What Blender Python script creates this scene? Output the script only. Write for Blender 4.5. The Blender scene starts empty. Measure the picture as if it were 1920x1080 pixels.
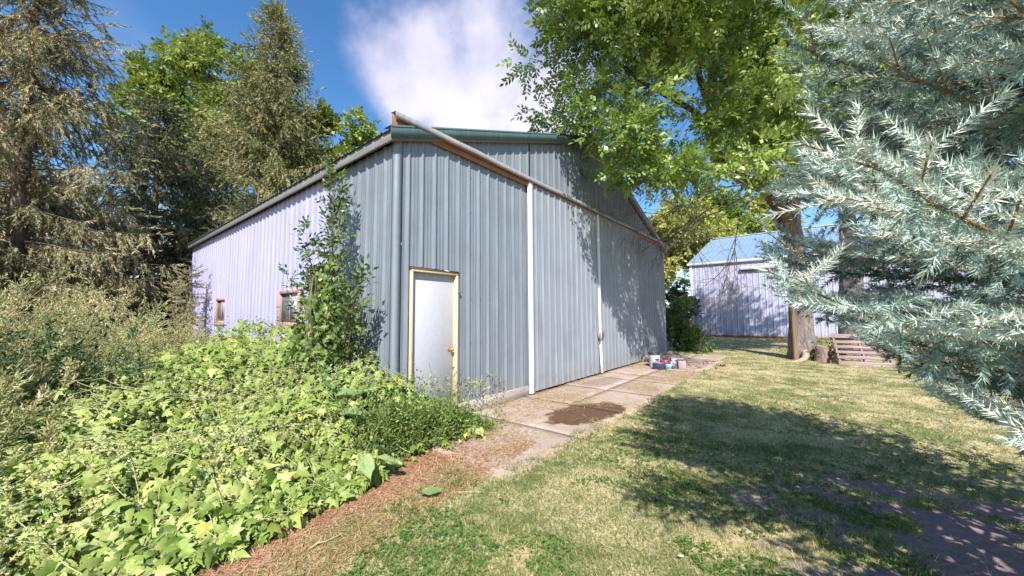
import bpy, math, random
import numpy as np
from math import radians as rad, sin, cos, pi
from mathutils import Vector, Matrix

rng = np.random.default_rng(7)
random.seed(7)
C = bpy.context.scene.collection
sc = bpy.context.scene

# ------------------------------------------------------------------ camera
CAM_H = 1.5
cam_d = bpy.data.cameras.new('camera')
cam = bpy.data.objects.new('camera', cam_d)
C.objects.link(cam)
cam.location = (0, 0, CAM_H)
PITCH, ROLL = 4.16, -0.36
cam.rotation_mode = 'XYZ'
cam.matrix_world = (Matrix.Translation((0, 0, CAM_H)) @ Matrix.Rotation(rad(90 + PITCH), 4, 'X')
                    @ Matrix.Rotation(rad(ROLL), 4, 'Z'))
cam_d.sensor_width = 36
cam_d.lens = 36 * 682.5 / 1920
cam_d.clip_start = 0.05
cam_d.clip_end = 2000
sc.camera = cam

# ------------------------------------------------------------------ light
SUN_EL, SUN_AZ = 43.0, 0.5        # light travels forward (+Y), a little to the left
SUN_E, SKY_E = 5.0, 0.095
EXPOSURE = 0.85
to_sun = Vector((sin(rad(SUN_AZ)) * cos(rad(SUN_EL)), -cos(rad(SUN_AZ)) * cos(rad(SUN_EL)), sin(rad(SUN_EL))))
sl = bpy.data.lights.new('sun', 'SUN')
sl.energy = SUN_E
sl.angle = rad(0.53)
sl.color = (1.0, 0.955, 0.88)
so = bpy.data.objects.new('sun', sl)
C.objects.link(so)
so.rotation_mode = 'QUATERNION'
so.rotation_quaternion = to_sun.to_track_quat('Z', 'Y')
so.location = (0, -20, 30)

world = bpy.data.worlds.new('World')
sc.world = world
world.use_nodes = True
wn, wl = world.node_tree.nodes, world.node_tree.links
wn.clear()
wout = wn.new('ShaderNodeOutputWorld')
bg = wn.new('ShaderNodeBackground')
bg.inputs['Strength'].default_value = SKY_E
wl.new(bg.outputs[0], wout.inputs[0])
sky = wn.new('ShaderNodeTexSky')
sky.sky_type = 'NISHITA'
sky.sun_disc = False
sky.sun_elevation = rad(SUN_EL)
sky.sun_rotation = rad(180 - SUN_AZ)
sky.air_density = 1.0
sky.dust_density = 0.2
sky.ozone_density = 3.0


def wnode(t, **kw):
    n = wn.new(t)
    for k, v in kw.items():
        setattr(n, k, v)
    return n


def wmath(op, a, b=None, c=None):
    n = wnode('ShaderNodeMath', operation=op)
    for i, v in enumerate((a, b, c)):
        if v is None:
            continue
        if isinstance(v, (int, float)):
            n.inputs[i].default_value = v
        else:
            wl.new(v, n.inputs[i])
    return n.outputs[0]


# clouds: broken cumulus on the sky dome (one big one stands over the barn) and thin wisps
tc = wnode('ShaderNodeTexCoord')
nz = wnode('ShaderNodeTexNoise')
nz.inputs['Scale'].default_value = 3.2
nz.inputs['Detail'].default_value = 9
nz.inputs['Roughness'].default_value = 0.56
wl.new(tc.outputs['Generated'], nz.inputs['Vector'])
nz2 = wnode('ShaderNodeTexNoise')
nz2.inputs['Scale'].default_value = 1.7
nz2.inputs['Detail'].default_value = 3
wl.new(tc.outputs['Generated'], nz2.inputs['Vector'])


def blob(d, r, soft):
    v = Vector(d).normalized()
    dp = wnode('ShaderNodeVectorMath', operation='DISTANCE')
    wl.new(tc.outputs['Generated'], dp.inputs[0])
    dp.inputs[1].default_value = v
    m = wnode('ShaderNodeMapRange')
    wl.new(dp.outputs['Value'], m.inputs[0])
    m.inputs[1].default_value = r + soft
    m.inputs[2].default_value = r - soft
    return m.outputs[0]


b1 = blob((-0.12, 1, 0.66), 0.20, 0.10)
b2 = blob((-0.27, 1, 0.70), 0.15, 0.07)
b3 = blob((0.08, 1, 0.58), 0.17, 0.12)
b4 = blob((1.2, -0.8, 0.9), 0.25, 0.25)
b5 = blob((-1.3, -0.9, 0.6), 0.22, 0.25)
bb = wmath('MAXIMUM', wmath('MAXIMUM', b1, b2), wmath('MAXIMUM', b3, wmath('MAXIMUM', b4, b5)))
dens = wmath('ADD', wmath('MULTIPLY', bb, 0.62), wmath('MULTIPLY', wmath('SUBTRACT', nz.outputs['Fac'], 0.5), 1.25))
cm = wnode('ShaderNodeMapRange', interpolation_type='SMOOTHSTEP')
wl.new(dens, cm.inputs[0])
cm.inputs[1].default_value = 0.22
cm.inputs[2].default_value = 0.66
# wisps
wz = wnode('ShaderNodeTexNoise')
wz.inputs['Scale'].default_value = 2.2
wz.inputs['Detail'].default_value = 5
mp = wnode('ShaderNodeMapping')
mp.inputs['Scale'].default_value = (1.0, 1.0, 2.6)
mp.inputs['Rotation'].default_value = (0.3, 0.8, 0.4)
wl.new(tc.outputs['Generated'], mp.inputs[0])
wl.new(mp.outputs[0], wz.inputs['Vector'])
wm = wnode('ShaderNodeMapRange', interpolation_type='SMOOTHSTEP')
wl.new(wz.outputs['Fac'], wm.inputs[0])
wm.inputs[1].default_value = 0.56
wm.inputs[2].default_value = 0.80
wm.inputs[4].default_value = 0.28
cov = wmath('MINIMUM', wmath('MAXIMUM', wmath('MULTIPLY', cm.outputs[0], 0.9), wm.outputs[0]), 1.0)
ccol = wnode('ShaderNodeMix', data_type='RGBA')
ccol.inputs[6].default_value = (3.3, 3.3, 4.9, 1)
ccol.inputs[7].default_value = (6.6, 6.3, 7.2, 1)
cr_ = wnode('ShaderNodeMapRange')
wl.new(wmath('ADD', wmath('MULTIPLY', nz2.outputs['Fac'], 0.45), wmath('MULTIPLY', nz.outputs['Fac'], 0.55)), cr_.inputs[0])
cr_.inputs[1].default_value = 0.40
cr_.inputs[2].default_value = 0.62
wl.new(cr_.outputs[0], ccol.inputs[0])
mx = wnode('ShaderNodeMix', data_type='RGBA')
wl.new(cov, mx.inputs[0])
hs = wnode('ShaderNodeHueSaturation')
hs.inputs['Saturation'].default_value = 1.22
hs.inputs['Value'].default_value = 1.3
wl.new(sky.outputs[0], hs.inputs['Color'])
wl.new(hs.outputs[0], mx.inputs[6])
wl.new(ccol.outputs[2], mx.inputs[7])
wl.new(mx.outputs[2], bg.inputs['Color'])

sc.view_settings.view_transform = 'Standard'
sc.view_settings.look = 'None'
sc.view_settings.gamma = 1
sc.view_settings.use_curve_mapping = False
sc.view_settings.exposure = EXPOSURE
try:
    sc.cycles.max_bounces = 8
    sc.cycles.transparent_max_bounces = 8
except Exception:
    pass


# ------------------------------------------------------------------ helpers
def thing(name, label, cat, loc=(0, 0, 0), rotz=0, group=None):
    o = bpy.data.objects.new(name, None)
    o.empty_display_size = 0.2
    C.objects.link(o)
    o.location = loc
    o.rotation_euler = (0, 0, rotz)
    o['label'] = label
    o['category'] = cat
    if group:
        o['group'] = group
    return o


def tag(o, label, cat, group=None):
    o['label'] = label
    o['category'] = cat
    if group:
        o['group'] = group
    return o


def link(name, me, mat=None, parent=None, kind=None, loc=None, label=None):
    o = bpy.data.objects.new(name, me)
    C.objects.link(o)
    if mat is not None and len(me.materials) == 0:
        me.materials.append(mat)
    if parent is not None:
        o.parent = parent
    if kind:
        o['kind'] = kind
    if loc is not None:
        o.location = loc
    if label:
        o['label'] = label
    return o


def mesh_np(name, V, F, vals=None, smooth=False):
    """V (n,3), F (m,k) uniform polygon size; vals per-vertex float stored as attribute v"""
    V = np.asarray(V, dtype=np.float32)
    F = np.asarray(F, dtype=np.int32)
    me = bpy.data.meshes.new(name)
    m, k = F.shape
    me.vertices.add(len(V))
    me.vertices.foreach_set('co', V.ravel())
    me.loops.add(m * k)
    me.loops.foreach_set('vertex_index', F.ravel())
    me.polygons.add(m)
    me.polygons.foreach_set('loop_start', np.arange(0, m * k, k, dtype=np.int32))
    if smooth:
        me.polygons.foreach_set('use_smooth', np.ones(m, dtype=bool))
    me.update(calc_edges=True)
    if vals is not None:
        a = me.attributes.new('v', 'FLOAT', 'POINT')
        a.data.foreach_set('value', np.asarray(vals, dtype=np.float32))
    return me


def scatter(tv, tf, pos, R, scl, val=None):
    """copies of a template (tv, tf) -> V, F, vals"""
    pos = np.asarray(pos)
    k = len(pos)
    n = len(tv)
    scl = np.broadcast_to(np.asarray(scl, float), (k,)) if np.ndim(scl) < 2 else np.asarray(scl)
    if scl.ndim == 1:
        L = tv[None] * scl[:, None, None]
    else:
        L = tv[None] * scl[:, None, :]
    V = np.einsum('kij,knj->kni', R, L) + pos[:, None, :]
    F = tf[None] + (np.arange(k) * n)[:, None, None]
    vals = np.repeat(val if val is not None else np.zeros(k), n)
    return V.reshape(-1, 3), F.reshape(-1, tf.shape[1]), vals


def merge(parts):
    Vs, Fs, As, off = [], [], [], 0
    for V, F, A in parts:
        Vs.append(V)
        Fs.append(F + off)
        As.append(A)
        off += len(V)
    return np.concatenate(Vs), np.concatenate(Fs), np.concatenate(As)


def frames(d, up=None, roll=None):
    """rotation matrices with local Y along d; local Z near up"""
    d = np.asarray(d, float)
    d = d / np.maximum(np.linalg.norm(d, axis=1, keepdims=True), 1e-9)
    if up is None:
        up = np.tile([0, 0, 1.0], (len(d), 1))
    x = np.cross(d, up)
    ln = np.linalg.norm(x, axis=1, keepdims=True)
    x = np.where(ln < 1e-4, np.array([1.0, 0, 0]), x / np.maximum(ln, 1e-9))
    z = np.cross(x, d)
    if roll is not None:
        c, s = np.cos(roll)[:, None], np.sin(roll)[:, None]
        x, z = c * x + s * z, -s * x + c * z
    return np.stack([x, d, z], axis=2)


def rdir(n, r=rng):
    v = r.normal(size=(n, 3))
    return v / np.linalg.norm(v, axis=1, keepdims=True)


_P = rng.random((64, 64))


def vnoise(x, y, sc_=1.0, seed=0):
    x = np.asarray(x) * sc_ + seed * 7.31
    y = np.asarray(y) * sc_ + seed * 3.77
    xi, yi = np.floor(x).astype(int), np.floor(y).astype(int)
    fx, fy = x - xi, y - yi
    fx, fy = fx * fx * (3 - 2 * fx), fy * fy * (3 - 2 * fy)
    g = lambda a, b: _P[(a % 64), (b % 64)]
    return (g(xi, yi) * (1 - fx) * (1 - fy) + g(xi + 1, yi) * fx * (1 - fy)
            + g(xi, yi + 1) * (1 - fx) * fy + g(xi + 1, yi + 1) * fx * fy)


def fnoise(x, y, sc_=1.0, seed=0):
    return (vnoise(x, y, sc_, seed) * 0.55 + vnoise(x, y, sc_ * 2.1, seed + 1) * 0.28
            + vnoise(x, y, sc_ * 4.3, seed + 2) * 0.17)


def tubes(lines, sides=5):
    """lines: list of (pts (n,3), radii (n,)) -> V, quads, vals"""
    Vs, Fs, off = [], [], 0
    ang = np.linspace(0, 2 * pi, sides, endpoint=False)
    ca, sa = np.cos(ang), np.sin(ang)
    for P, r in lines:
        P = np.asarray(P, float)
        r = np.asarray(r, float)
        n = len(P)
        T = np.gradient(P, axis=0)
        T /= np.maximum(np.linalg.norm(T, axis=1, keepdims=True), 1e-9)
        ref = np.array([0.0, 0, 1]) if abs(T[:, 2]).mean() < 0.8 else np.array([1.0, 0.1, 0])
        A = np.cross(T, ref)
        A /= np.maximum(np.linalg.norm(A, axis=1, keepdims=True), 1e-9)
        B = np.cross(T, A)
        V = P[:, None] + r[:, None, None] * (ca[None, :, None] * A[:, None] + sa[None, :, None] * B[:, None])
        Vs.append(V.reshape(-1, 3))
        i = np.arange(n - 1)[:, None] * sides + np.arange(sides)[None]
        j = np.arange(n - 1)[:, None] * sides + (np.arange(sides)[None] + 1) % sides
        Fs.append(np.stack([i, j, j + sides, i + sides], axis=2).reshape(-1, 4) + off)
        off += n * sides
    return np.concatenate(Vs), np.concatenate(Fs)


def box_vf(x0, x1, y0, y1, z0, z1):
    V = np.array([(x, y, z) for x in (x0, x1) for y in (y0, y1) for z in (z0, z1)], float)
    F = np.array([(0, 1, 3, 2), (4, 6, 7, 5), (0, 4, 5, 1), (2, 3, 7, 6), (0, 2, 6, 4), (1, 5, 7, 3)])
    return V, F


def bevel_box(name, x0, x1, y0, y1, z0, z1, mat, parent=None, bev=0.004, label=None, M=None):
    V, F = box_vf(x0, x1, y0, y1, z0, z1)
    if M is not None:
        V = (np.array(M.to_3x3()) @ V.T).T + np.array(M.translation)
    me = mesh_np(name, V, F)
    o = link(name, me, mat, parent, label=label)
    if bev > 0:
        md = o.modifiers.new('bevel', 'BEVEL')
        md.width = bev
        md.segments = 1
        md.limit_method = 'NONE'
    return o


def lathe(name, prof, mat, parent=None, seg=24, loc=None, smooth=True, label=None):
    prof = np.array(prof, float)
    a = np.linspace(0, 2 * pi, seg, endpoint=False)
    V = np.stack([prof[:, 0][:, None] * np.cos(a), prof[:, 0][:, None] * np.sin(a),
                  np.repeat(prof[:, 1][:, None], seg, 1)], axis=2).reshape(-1, 3)
    n = len(prof)
    i = np.arange(n - 1)[:, None] * seg + np.arange(seg)[None]
    j = np.arange(n - 1)[:, None] * seg + (np.arange(seg)[None] + 1) % seg
    F = np.stack([i, j, j + seg, i + seg], axis=2).reshape(-1, 4)
    me = mesh_np(name, V, F, smooth=smooth)
    o = link(name, me, mat, parent, loc=loc, label=label)
    if smooth:
        md = o.modifiers.new('split', 'EDGE_SPLIT')
        md.split_angle = rad(40)
    return o


# ------------------------------------------------------------------ materials
class NT:
    def __init__(self, name):
        self.m = bpy.data.materials.new(name)
        self.m.use_nodes = True
        self.n, self.l = self.m.node_tree.nodes, self.m.node_tree.links
        self.bsdf = self.n['Principled BSDF']
        self.out = self.n['Material Output']

    def node(self, t, **kw):
        n = self.n.new(t)
        for k, v in kw.items():
            setattr(n, k, v)
        return n

    def set(self, s, v):
        if isinstance(v, bpy.types.NodeSocket):
            self.l.new(v, s)
        elif isinstance(v, (tuple, list)) and len(v) == 3 and s.type == 'RGBA':
            s.default_value = (*v, 1)
        else:
            s.default_value = v

    def b(self, **kw):
        for k, v in kw.items():
            self.set(self.bsdf.inputs[k.replace('_', ' ')], v)

    def coord(self, kind='Object'):
        if kind == 'World':
            return self.node('ShaderNodeNewGeometry').outputs['Position']
        return self.node('ShaderNodeTexCoord').outputs[kind]

    def mapping(self, vec, scale=(1, 1, 1), rot=(0, 0, 0), loc=(0, 0, 0)):
        m = self.node('ShaderNodeMapping')
        self.l.new(vec, m.inputs[0])
        m.inputs['Scale'].default_value = scale
        m.inputs['Rotation'].default_value = rot
        m.inputs['Location'].default_value = loc
        return m.outputs[0]

    def noise(self, vec, scale, detail=4, rough=0.55, dist=0):
        n = self.node('ShaderNodeTexNoise')
        if vec is not None:
            self.l.new(vec, n.inputs['Vector'])
        n.inputs['Scale'].default_value = scale
        n.inputs['Detail'].default_value = detail
        n.inputs['Roughness'].default_value = rough
        n.inputs['Distortion'].default_value = dist
        return n.outputs['Fac']

    def ramp(self, fac, stops, interp='LINEAR'):
        r = self.node('ShaderNodeValToRGB')
        r.color_ramp.interpolation = interp
        el = r.color_ramp.elements
        while len(el) < len(stops):
            el.new(0.5)
        for e, (p, c) in zip(el, stops):
            e.position = p
            e.color = (*c, 1) if len(c) == 3 else c
        self.l.new(fac, r.inputs[0])
        return r.outputs[0]

    def mix(self, fac, a, b, blend='MIX'):
        n = self.node('ShaderNodeMix', data_type='RGBA', blend_type=blend)
        self.set(n.inputs[0], fac)
        self.set(n.inputs[6], a)
        self.set(n.inputs[7], b)
        return n.outputs[2]

    def math(self, op, a, b=0.0, clamp=False):
        n = self.node('ShaderNodeMath', operation=op, use_clamp=clamp)
        self.set(n.inputs[0], a)
        self.set(n.inputs[1], b)
        return n.outputs[0]

    def rng(self, v, a, b, c=0.0, d=1.0):
        n = self.node('ShaderNodeMapRange', interpolation_type='SMOOTHSTEP')
        self.set(n.inputs[0], v)
        for i, q in enumerate((a, b, c, d)):
            n.inputs[i + 1].default_value = q
        return n.outputs[0]

    def bump(self, h, strength=0.3, dist=0.01):
        n = self.node('ShaderNodeBump')
        self.l.new(h, n.inputs['Height'])
        n.inputs['Strength'].default_value = strength
        n.inputs['Distance'].default_value = dist
        self.l.new(n.outputs[0], self.bsdf.inputs['Normal'])


def leaf_mat(name, stops, trans=0.3, rough=0.5, obj_random=False, spec=0.35, tcol=None):
    t = NT(name)
    if obj_random:
        f = t.node('ShaderNodeObjectInfo').outputs['Random']
    else:
        f = t.node('ShaderNodeAttribute', attribute_name='v').outputs['Fac']
    col = t.ramp(f, stops)
    n = t.noise(t.coord('World'), 42, 3)
    n2_ = t.noise(t.coord('World'), 9, 3)
    col2 = t.mix(t.rng(n, 0.35, 0.65, 0.30, 0.0), col, (0.35, 0.45, 0.25), 'MULTIPLY')
    col2 = t.mix(t.rng(n2_, 0.45, 0.7, 0.0, 0.22), col2, (0.50, 0.45, 0.22))
    t.b(Base_Color=col2, Roughness=rough, Specular_IOR_Level=spec)
    if trans > 0:
        tr = t.node('ShaderNodeBsdfTranslucent')
        tc_ = t.mix(1.0, col2, tcol or (1.0, 1.0, 0.55), 'MULTIPLY')
        t.l.new(tc_, tr.inputs[0])
        ms = t.node('ShaderNodeMixShader')
        ms.inputs[0].default_value = trans
        t.l.new(t.bsdf.outputs[0], ms.inputs[1])
        t.l.new(tr.outputs[0], ms.inputs[2])
        t.l.new(ms.outputs[0], t.out.inputs[0])
    return t.m


def bark_mat(name, c0, c1, scale=6, strength=0.7):
    t = NT(name)
    v = t.mapping(t.coord('World'), scale=(1, 1, 0.22))
    n = t.noise(v, scale * 3, 6, 0.65, 0.6)
    w = t.noise(v, scale, 4, 0.6, 1.5)
    f = t.math('MULTIPLY', n, w)
    col = t.ramp(f, [(0.12, c0), (0.42, c1)])
    t.b(Base_Color=col, Roughness=0.9)
    t.bump(f, strength, 0.06)
    return t.m


def painted_metal(name, base, fade, rough=0.42, metallic=0.0, grime=0.35):
    t = NT(name)
    w = t.coord('World')
    streak = t.noise(t.mapping(w, scale=(6, 6, 0.35)), 3.0, 5, 0.6)
    mottle = t.noise(w, 1.3, 5, 0.6)
    speck = t.noise(w, 150, 2, 0.6)
    c = t.mix(t.rng(streak, 0.35, 0.72), base, fade)
    c = t.mix(t.math('MULTIPLY', t.rng(mottle, 0.45, 0.7), grime), c, tuple(x * 0.72 for x in base))
    c = t.mix(t.rng(speck, 0.60, 0.72, 0, 0.45), c, tuple(x * 0.5 for x in base))
    # splashed dirt near the ground
    z = t.node('ShaderNodeSeparateXYZ')
    t.l.new(w, z.inputs[0])
    dirt = t.math('MULTIPLY', t.rng(z.outputs[2], 0.55, 0.05), t.rng(t.noise(w, 5, 5), 0.35, 0.65))
    c = t.mix(t.math('MULTIPLY', dirt, 0.5), c, (0.20, 0.15, 0.11))
    t.b(Base_Color=c, Roughness=t.rng(mottle, 0.3, 0.7, rough - 0.06, rough + 0.12), Metallic=metallic,
        Specular_IOR_Level=0.5)
    n = t.noise(w, 60, 3)
    n2 = t.noise(w, 2.2, 2)
    t.bump(t.math('ADD', n, t.math('MULTIPLY', n2, 6)), 0.12, 0.004)
    return t.m


def wood_mat(name, c0, c1, axis=0, scale=3, paint=None):
    t = NT(name)
    v = t.coord('Object')
    s = [14, 14, 14]
    s[axis] = 0.7
    n = t.noise(t.mapping(v, scale=tuple(s)), scale, 5, 0.6, 0.8)
    col = t.ramp(n, [(0.3, c0), (0.7, c1)])
    if paint:
        p = t.noise(t.coord('World'), 7, 5)
        col = t.mix(t.rng(p, 0.42, 0.62), col, paint)
    t.b(Base_Color=col, Roughness=0.8)
    t.bump(n, 0.4, 0.006)
    return t.m


def plain(name, col, rough=0.5, metallic=0.0, var=0.15, scale=12, bump=0.0):
    t = NT(name)
    n = t.noise(t.coord('World'), scale, 4)
    c = t.mix(t.rng(n, 0.35, 0.7), col, tuple(x * (1 - var * 2) for x in col))
    t.b(Base_Color=c, Roughness=rough, Metallic=metallic)
    if bump:
        t.bump(n, bump, 0.01)
    return t.m


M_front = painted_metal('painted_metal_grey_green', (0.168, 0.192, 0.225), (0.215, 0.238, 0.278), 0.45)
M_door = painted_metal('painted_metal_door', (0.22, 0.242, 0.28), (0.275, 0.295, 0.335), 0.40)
M_side = painted_metal('painted_metal_brightened', (0.335, 0.325, 0.50), (0.41, 0.395, 0.57), 0.45, 0.0, 0.2)  # uneven exposure brightening put into the side panels' colour
M_far = painted_metal('painted_metal_far', (0.36, 0.36, 0.50), (0.43, 0.43, 0.56), 0.5, 0.0, 0.2)
M_trimwhite = painted_metal('white_trim_metal', (0.66, 0.66, 0.68), (0.74, 0.74, 0.75), 0.4, 0.0, 0.1)
M_corner = painted_metal('corner_trim_metal', (0.165, 0.19, 0.205), (0.20, 0.225, 0.24), 0.5)
M_greentrim = painted_metal('green_rake_trim', (0.055, 0.095, 0.10), (0.085, 0.13, 0.13), 0.35)
M_roof = painted_metal('roof_metal', (0.13, 0.135, 0.15), (0.18, 0.185, 0.20), 0.4, 0.3)
M_roof_far = painted_metal('far_roof_metal', (0.30, 0.42, 0.56), (0.36, 0.48, 0.62), 0.3, 0.35)
M_hood = painted_metal('track_hood_metal', (0.26, 0.25, 0.26), (0.33, 0.32, 0.33), 0.5, 0.1)
M_greywood = wood_mat('weathered_grey_wood', (0.26, 0.22, 0.19), (0.47, 0.41, 0.36), 0)
M_brownwood = wood_mat('rusty_brown_wood', (0.16, 0.07, 0.03), (0.34, 0.16, 0.07), 0)
M_fascia = wood_mat('grey_fascia_wood', (0.12, 0.12, 0.115), (0.22, 0.22, 0.21), 1)
M_cream = wood_mat('cream_painted_wood', (0.50, 0.40, 0.23), (0.66, 0.56, 0.38), 2, 2)
M_windowwood = wood_mat('pinkish_window_wood', (0.30, 0.19, 0.17), (0.50, 0.36, 0.33), 2)
M_slab = plain('door_slab_paint', (0.43, 0.43, 0.48), 0.5, 0, 0.035, 22)
M_brass = plain('brass', (0.75, 0.50, 0.18), 0.25, 1.0, 0.1)
M_rust = plain('rusty_iron', (0.30, 0.13, 0.07), 0.75, 0.2, 0.25, 30)
M_iron = plain('grey_iron', (0.42, 0.42, 0.42), 0.5, 0.6, 0.2, 30)
M_dark = plain('dark_void', (0.03, 0.028, 0.03), 0.9)
M_pallet = wood_mat('pallet_wood', (0.15, 0.095, 0.09), (0.38, 0.27, 0.26), 0, 3)
M_ashbark = bark_mat('ash_bark', (0.05, 0.04, 0.038), (0.34, 0.275, 0.255), 7, 1.0)
M_limb = bark_mat('limb_bark', (0.07, 0.035, 0.028), (0.22, 0.13, 0.10))
M_sprucebark = bark_mat('spruce_bark', (0.06, 0.045, 0.035), (0.24, 0.18, 0.14))
M_twig = bark_mat('dead_twig_bark', (0.10, 0.08, 0.08), (0.26, 0.22, 0.22))
M_bluetwig = bark_mat('orange_spruce_twig', (0.13, 0.065, 0.025), (0.36, 0.20, 0.08), 10)
M_stem = plain('green_stem', (0.16, 0.17, 0.06), 0.6)
M_straw = leaf_mat('straw', [(0.0, (0.30, 0.18, 0.08)), (0.5, (0.48, 0.34, 0.15)), (1.0, (0.60, 0.50, 0.28))], 0.15, 0.7)

# ------------------------------------------------------------------ frame of the barn
CX, CY = -1.5288, 4.7012
TA = rad(38.9137)
Tv = np.array([sin(TA), cos(TA)])
Nv = np.array([cos(TA), -sin(TA)])
BROT = math.atan2(Tv[1], Tv[0])
HE, HP, BW, BL = 3.81, 5.92, 11.55, 11.8


def B2W(t, s, z=0.0):
    """barn local (along front, depth into the barn) -> world"""
    p = np.array([CX, CY]) + t * Tv - s * Nv
    return (p[0], p[1], z)


def W2B(x, y):
    dx, dy = np.asarray(x) - CX, np.asarray(y) - CY
    return dx * Tv[0] + dy * Tv[1], -(dx * Nv[0] + dy * Nv[1])


# ------------------------------------------------------------------ ground
def lawn_h(x, y):
    return (fnoise(x, y, 0.8, 3) - 0.5) * 0.035 + (fnoise(x, y, 4.0, 5) - 0.5) * 0.018


def dirt_line(x, y):
    """signed distance to the right of the vine edge (positive on the lawn side)"""
    P0 = np.array([-1.95, 2.0])
    d = np.array([0.52, 0.854])
    n = np.array([0.854, -0.52])
    a = (x - P0[0]) * n[0] + (y - P0[1]) * n[1]
    return a - 0.17 + (fnoise(x, y, 1.3, 11) - 0.5) * 0.40


def bare(x, y):
    """0 = turf, 1 = bare soil"""
    zone = np.exp(-(((x - 3.05) / 1.4) ** 2 + ((y - 2.55) / 0.92) ** 2))
    u_, w_ = x * 0.82 - y * 0.57, x * 0.57 + y * 0.82
    n = fnoise(u_, w_ * 1.9, 2.6, 21) * 0.70 + 0.30 * fnoise(x, y, 10.0, 23)
    z2 = np.clip((n - 0.56) * 7, 0, 1) * 0.55
    return np.clip(zone * 1.5 * np.clip((n - 0.39) * 6, 0, 1) + z2 * 0.25, 0, 1)


gx = np.concatenate([[-160, -60, -25, -12, -6], np.arange(-3.5, 9.01, 0.09), [10, 11.5, 13, 15, 18, 24, 40, 90, 200]])
gy = np.concatenate([[-30, -10, -2], np.arange(0.4, 11.01, 0.09), [11.6, 12.4, 13.5, 15, 17, 20, 24, 30, 45, 90, 260]])
X, Y = np.meshgrid(gx, gy)
Z = lawn_h(X, Y)
tt, ss = W2B(X, Y)
Z = np.where((tt > -0.3) & (tt < 12.2) & (ss > -2.0), -0.03, Z)       # below the apron and the barn
V = np.stack([X, Y, Z], 2).reshape(-1, 3)
nx, ny = len(gx), len(gy)
i = (np.arange(ny - 1)[:, None] * nx + np.arange(nx - 1)[None]).ravel()
F = np.stack([i, i + 1, i + nx + 1, i + nx], 1)
dv = np.clip(dirt_line(V[:, 0], V[:, 1]) * 4 + 0.5, 0, 1)
me = mesh_np('ground', V, F, vals=bare(V[:, 0], V[:, 1]), smooth=True)
a = me.attributes.new('lawn', 'FLOAT', 'POINT')
a.data.foreach_set('value', dv.astype(np.float32))
t = NT('ground_soil_and_thatch')
w = t.coord('World')
bn = t.node('ShaderNodeAttribute', attribute_name='v').outputs['Fac']
ln = t.node('ShaderNodeAttribute', attribute_name='lawn').outputs['Fac']
n1 = t.noise(w, 2.3, 6, 0.65)
n2 = t.noise(w, 45, 4, 0.7)
n3 = t.noise(w, 0.7, 4, 0.6)
thatch = t.ramp(n2, [(0.3, (0.20, 0.15, 0.08)), (0.5, (0.48, 0.38, 0.22)), (0.72, (0.68, 0.57, 0.38))])
green = t.ramp(n2, [(0.3, (0.06, 0.07, 0.02)), (0.6, (0.18, 0.19, 0.07)), (0.8, (0.36, 0.32, 0.16))])
turf = t.mix(t.rng(t.math('ADD', n1, t.math('MULTIPLY', n3, 0.6)), 0.66, 0.95), thatch, green)
soil = t.ramp(t.noise(w, 20, 6, 0.7), [(0.3, (0.15, 0.105, 0.115)), (0.6, (0.27, 0.19, 0.205)), (0.8, (0.37, 0.28, 0.285))])
dirt = t.ramp(n2, [(0.28, (0.15, 0.065, 0.04)), (0.5, (0.37, 0.19, 0.12)), (0.75, (0.52, 0.34, 0.22))])
c = t.mix(t.rng(bn, 0.2, 0.7), turf, soil)
c = t.mix(ln, dirt, c)
t.b(Base_Color=c, Roughness=0.95)
t.bump(t.math('ADD', n2, t.math('MULTIPLY', n1, 2)), 0.6, 0.02)
ground = link('ground', me, t.m, kind='structure')

# apron of concrete slabs along the front of the barn
t = NT('stained_concrete')
w = t.coord('World')
n1 = t.noise(w, 1.6, 6, 0.62)
n2 = t.noise(w, 38, 5, 0.7)
n4 = t.noise(w, 7.5, 8, 0.72, 0.3)
c = t.ramp(n1, [(0.3, (0.25, 0.175, 0.135)), (0.5, (0.34, 0.25, 0.205)), (0.7, (0.45, 0.355, 0.31))])
oi = t.node('ShaderNodeObjectInfo').outputs['Random']
c = t.mix(t.math('MULTIPLY', oi, 0.35), c, (0.52, 0.43, 0.41))
c = t.mix(t.rng(n4, 0.44, 0.60, 0, 0.9), c, (0.36, 0.265, 0.18))
c = t.mix(t.rng(n2, 0.50, 0.70, 0, 0.6), c, (0.20, 0.15, 0.12))


def stain(cx_, cy_, rx, ry, ang):
    m = t.node('ShaderNodeMapping', vector_type='TEXTURE')
    t.l.new(w, m.inputs[0])
    m.inputs['Location'].default_value = (cx_, cy_, 0)
    m.inputs['Rotation'].default_value = (0, 0, ang)
    m.inputs['Scale'].default_value = (rx, ry, 1000)
    ln_ = t.node('ShaderNodeVectorMath', operation='LENGTH')
    t.l.new(m.outputs[0], ln_.inputs[0])
    return t.math('ADD', ln_.outputs['Value'], t.math('MULTIPLY', t.math('SUBTRACT', t.noise(w, 5, 5), 0.5), 0.9))


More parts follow.
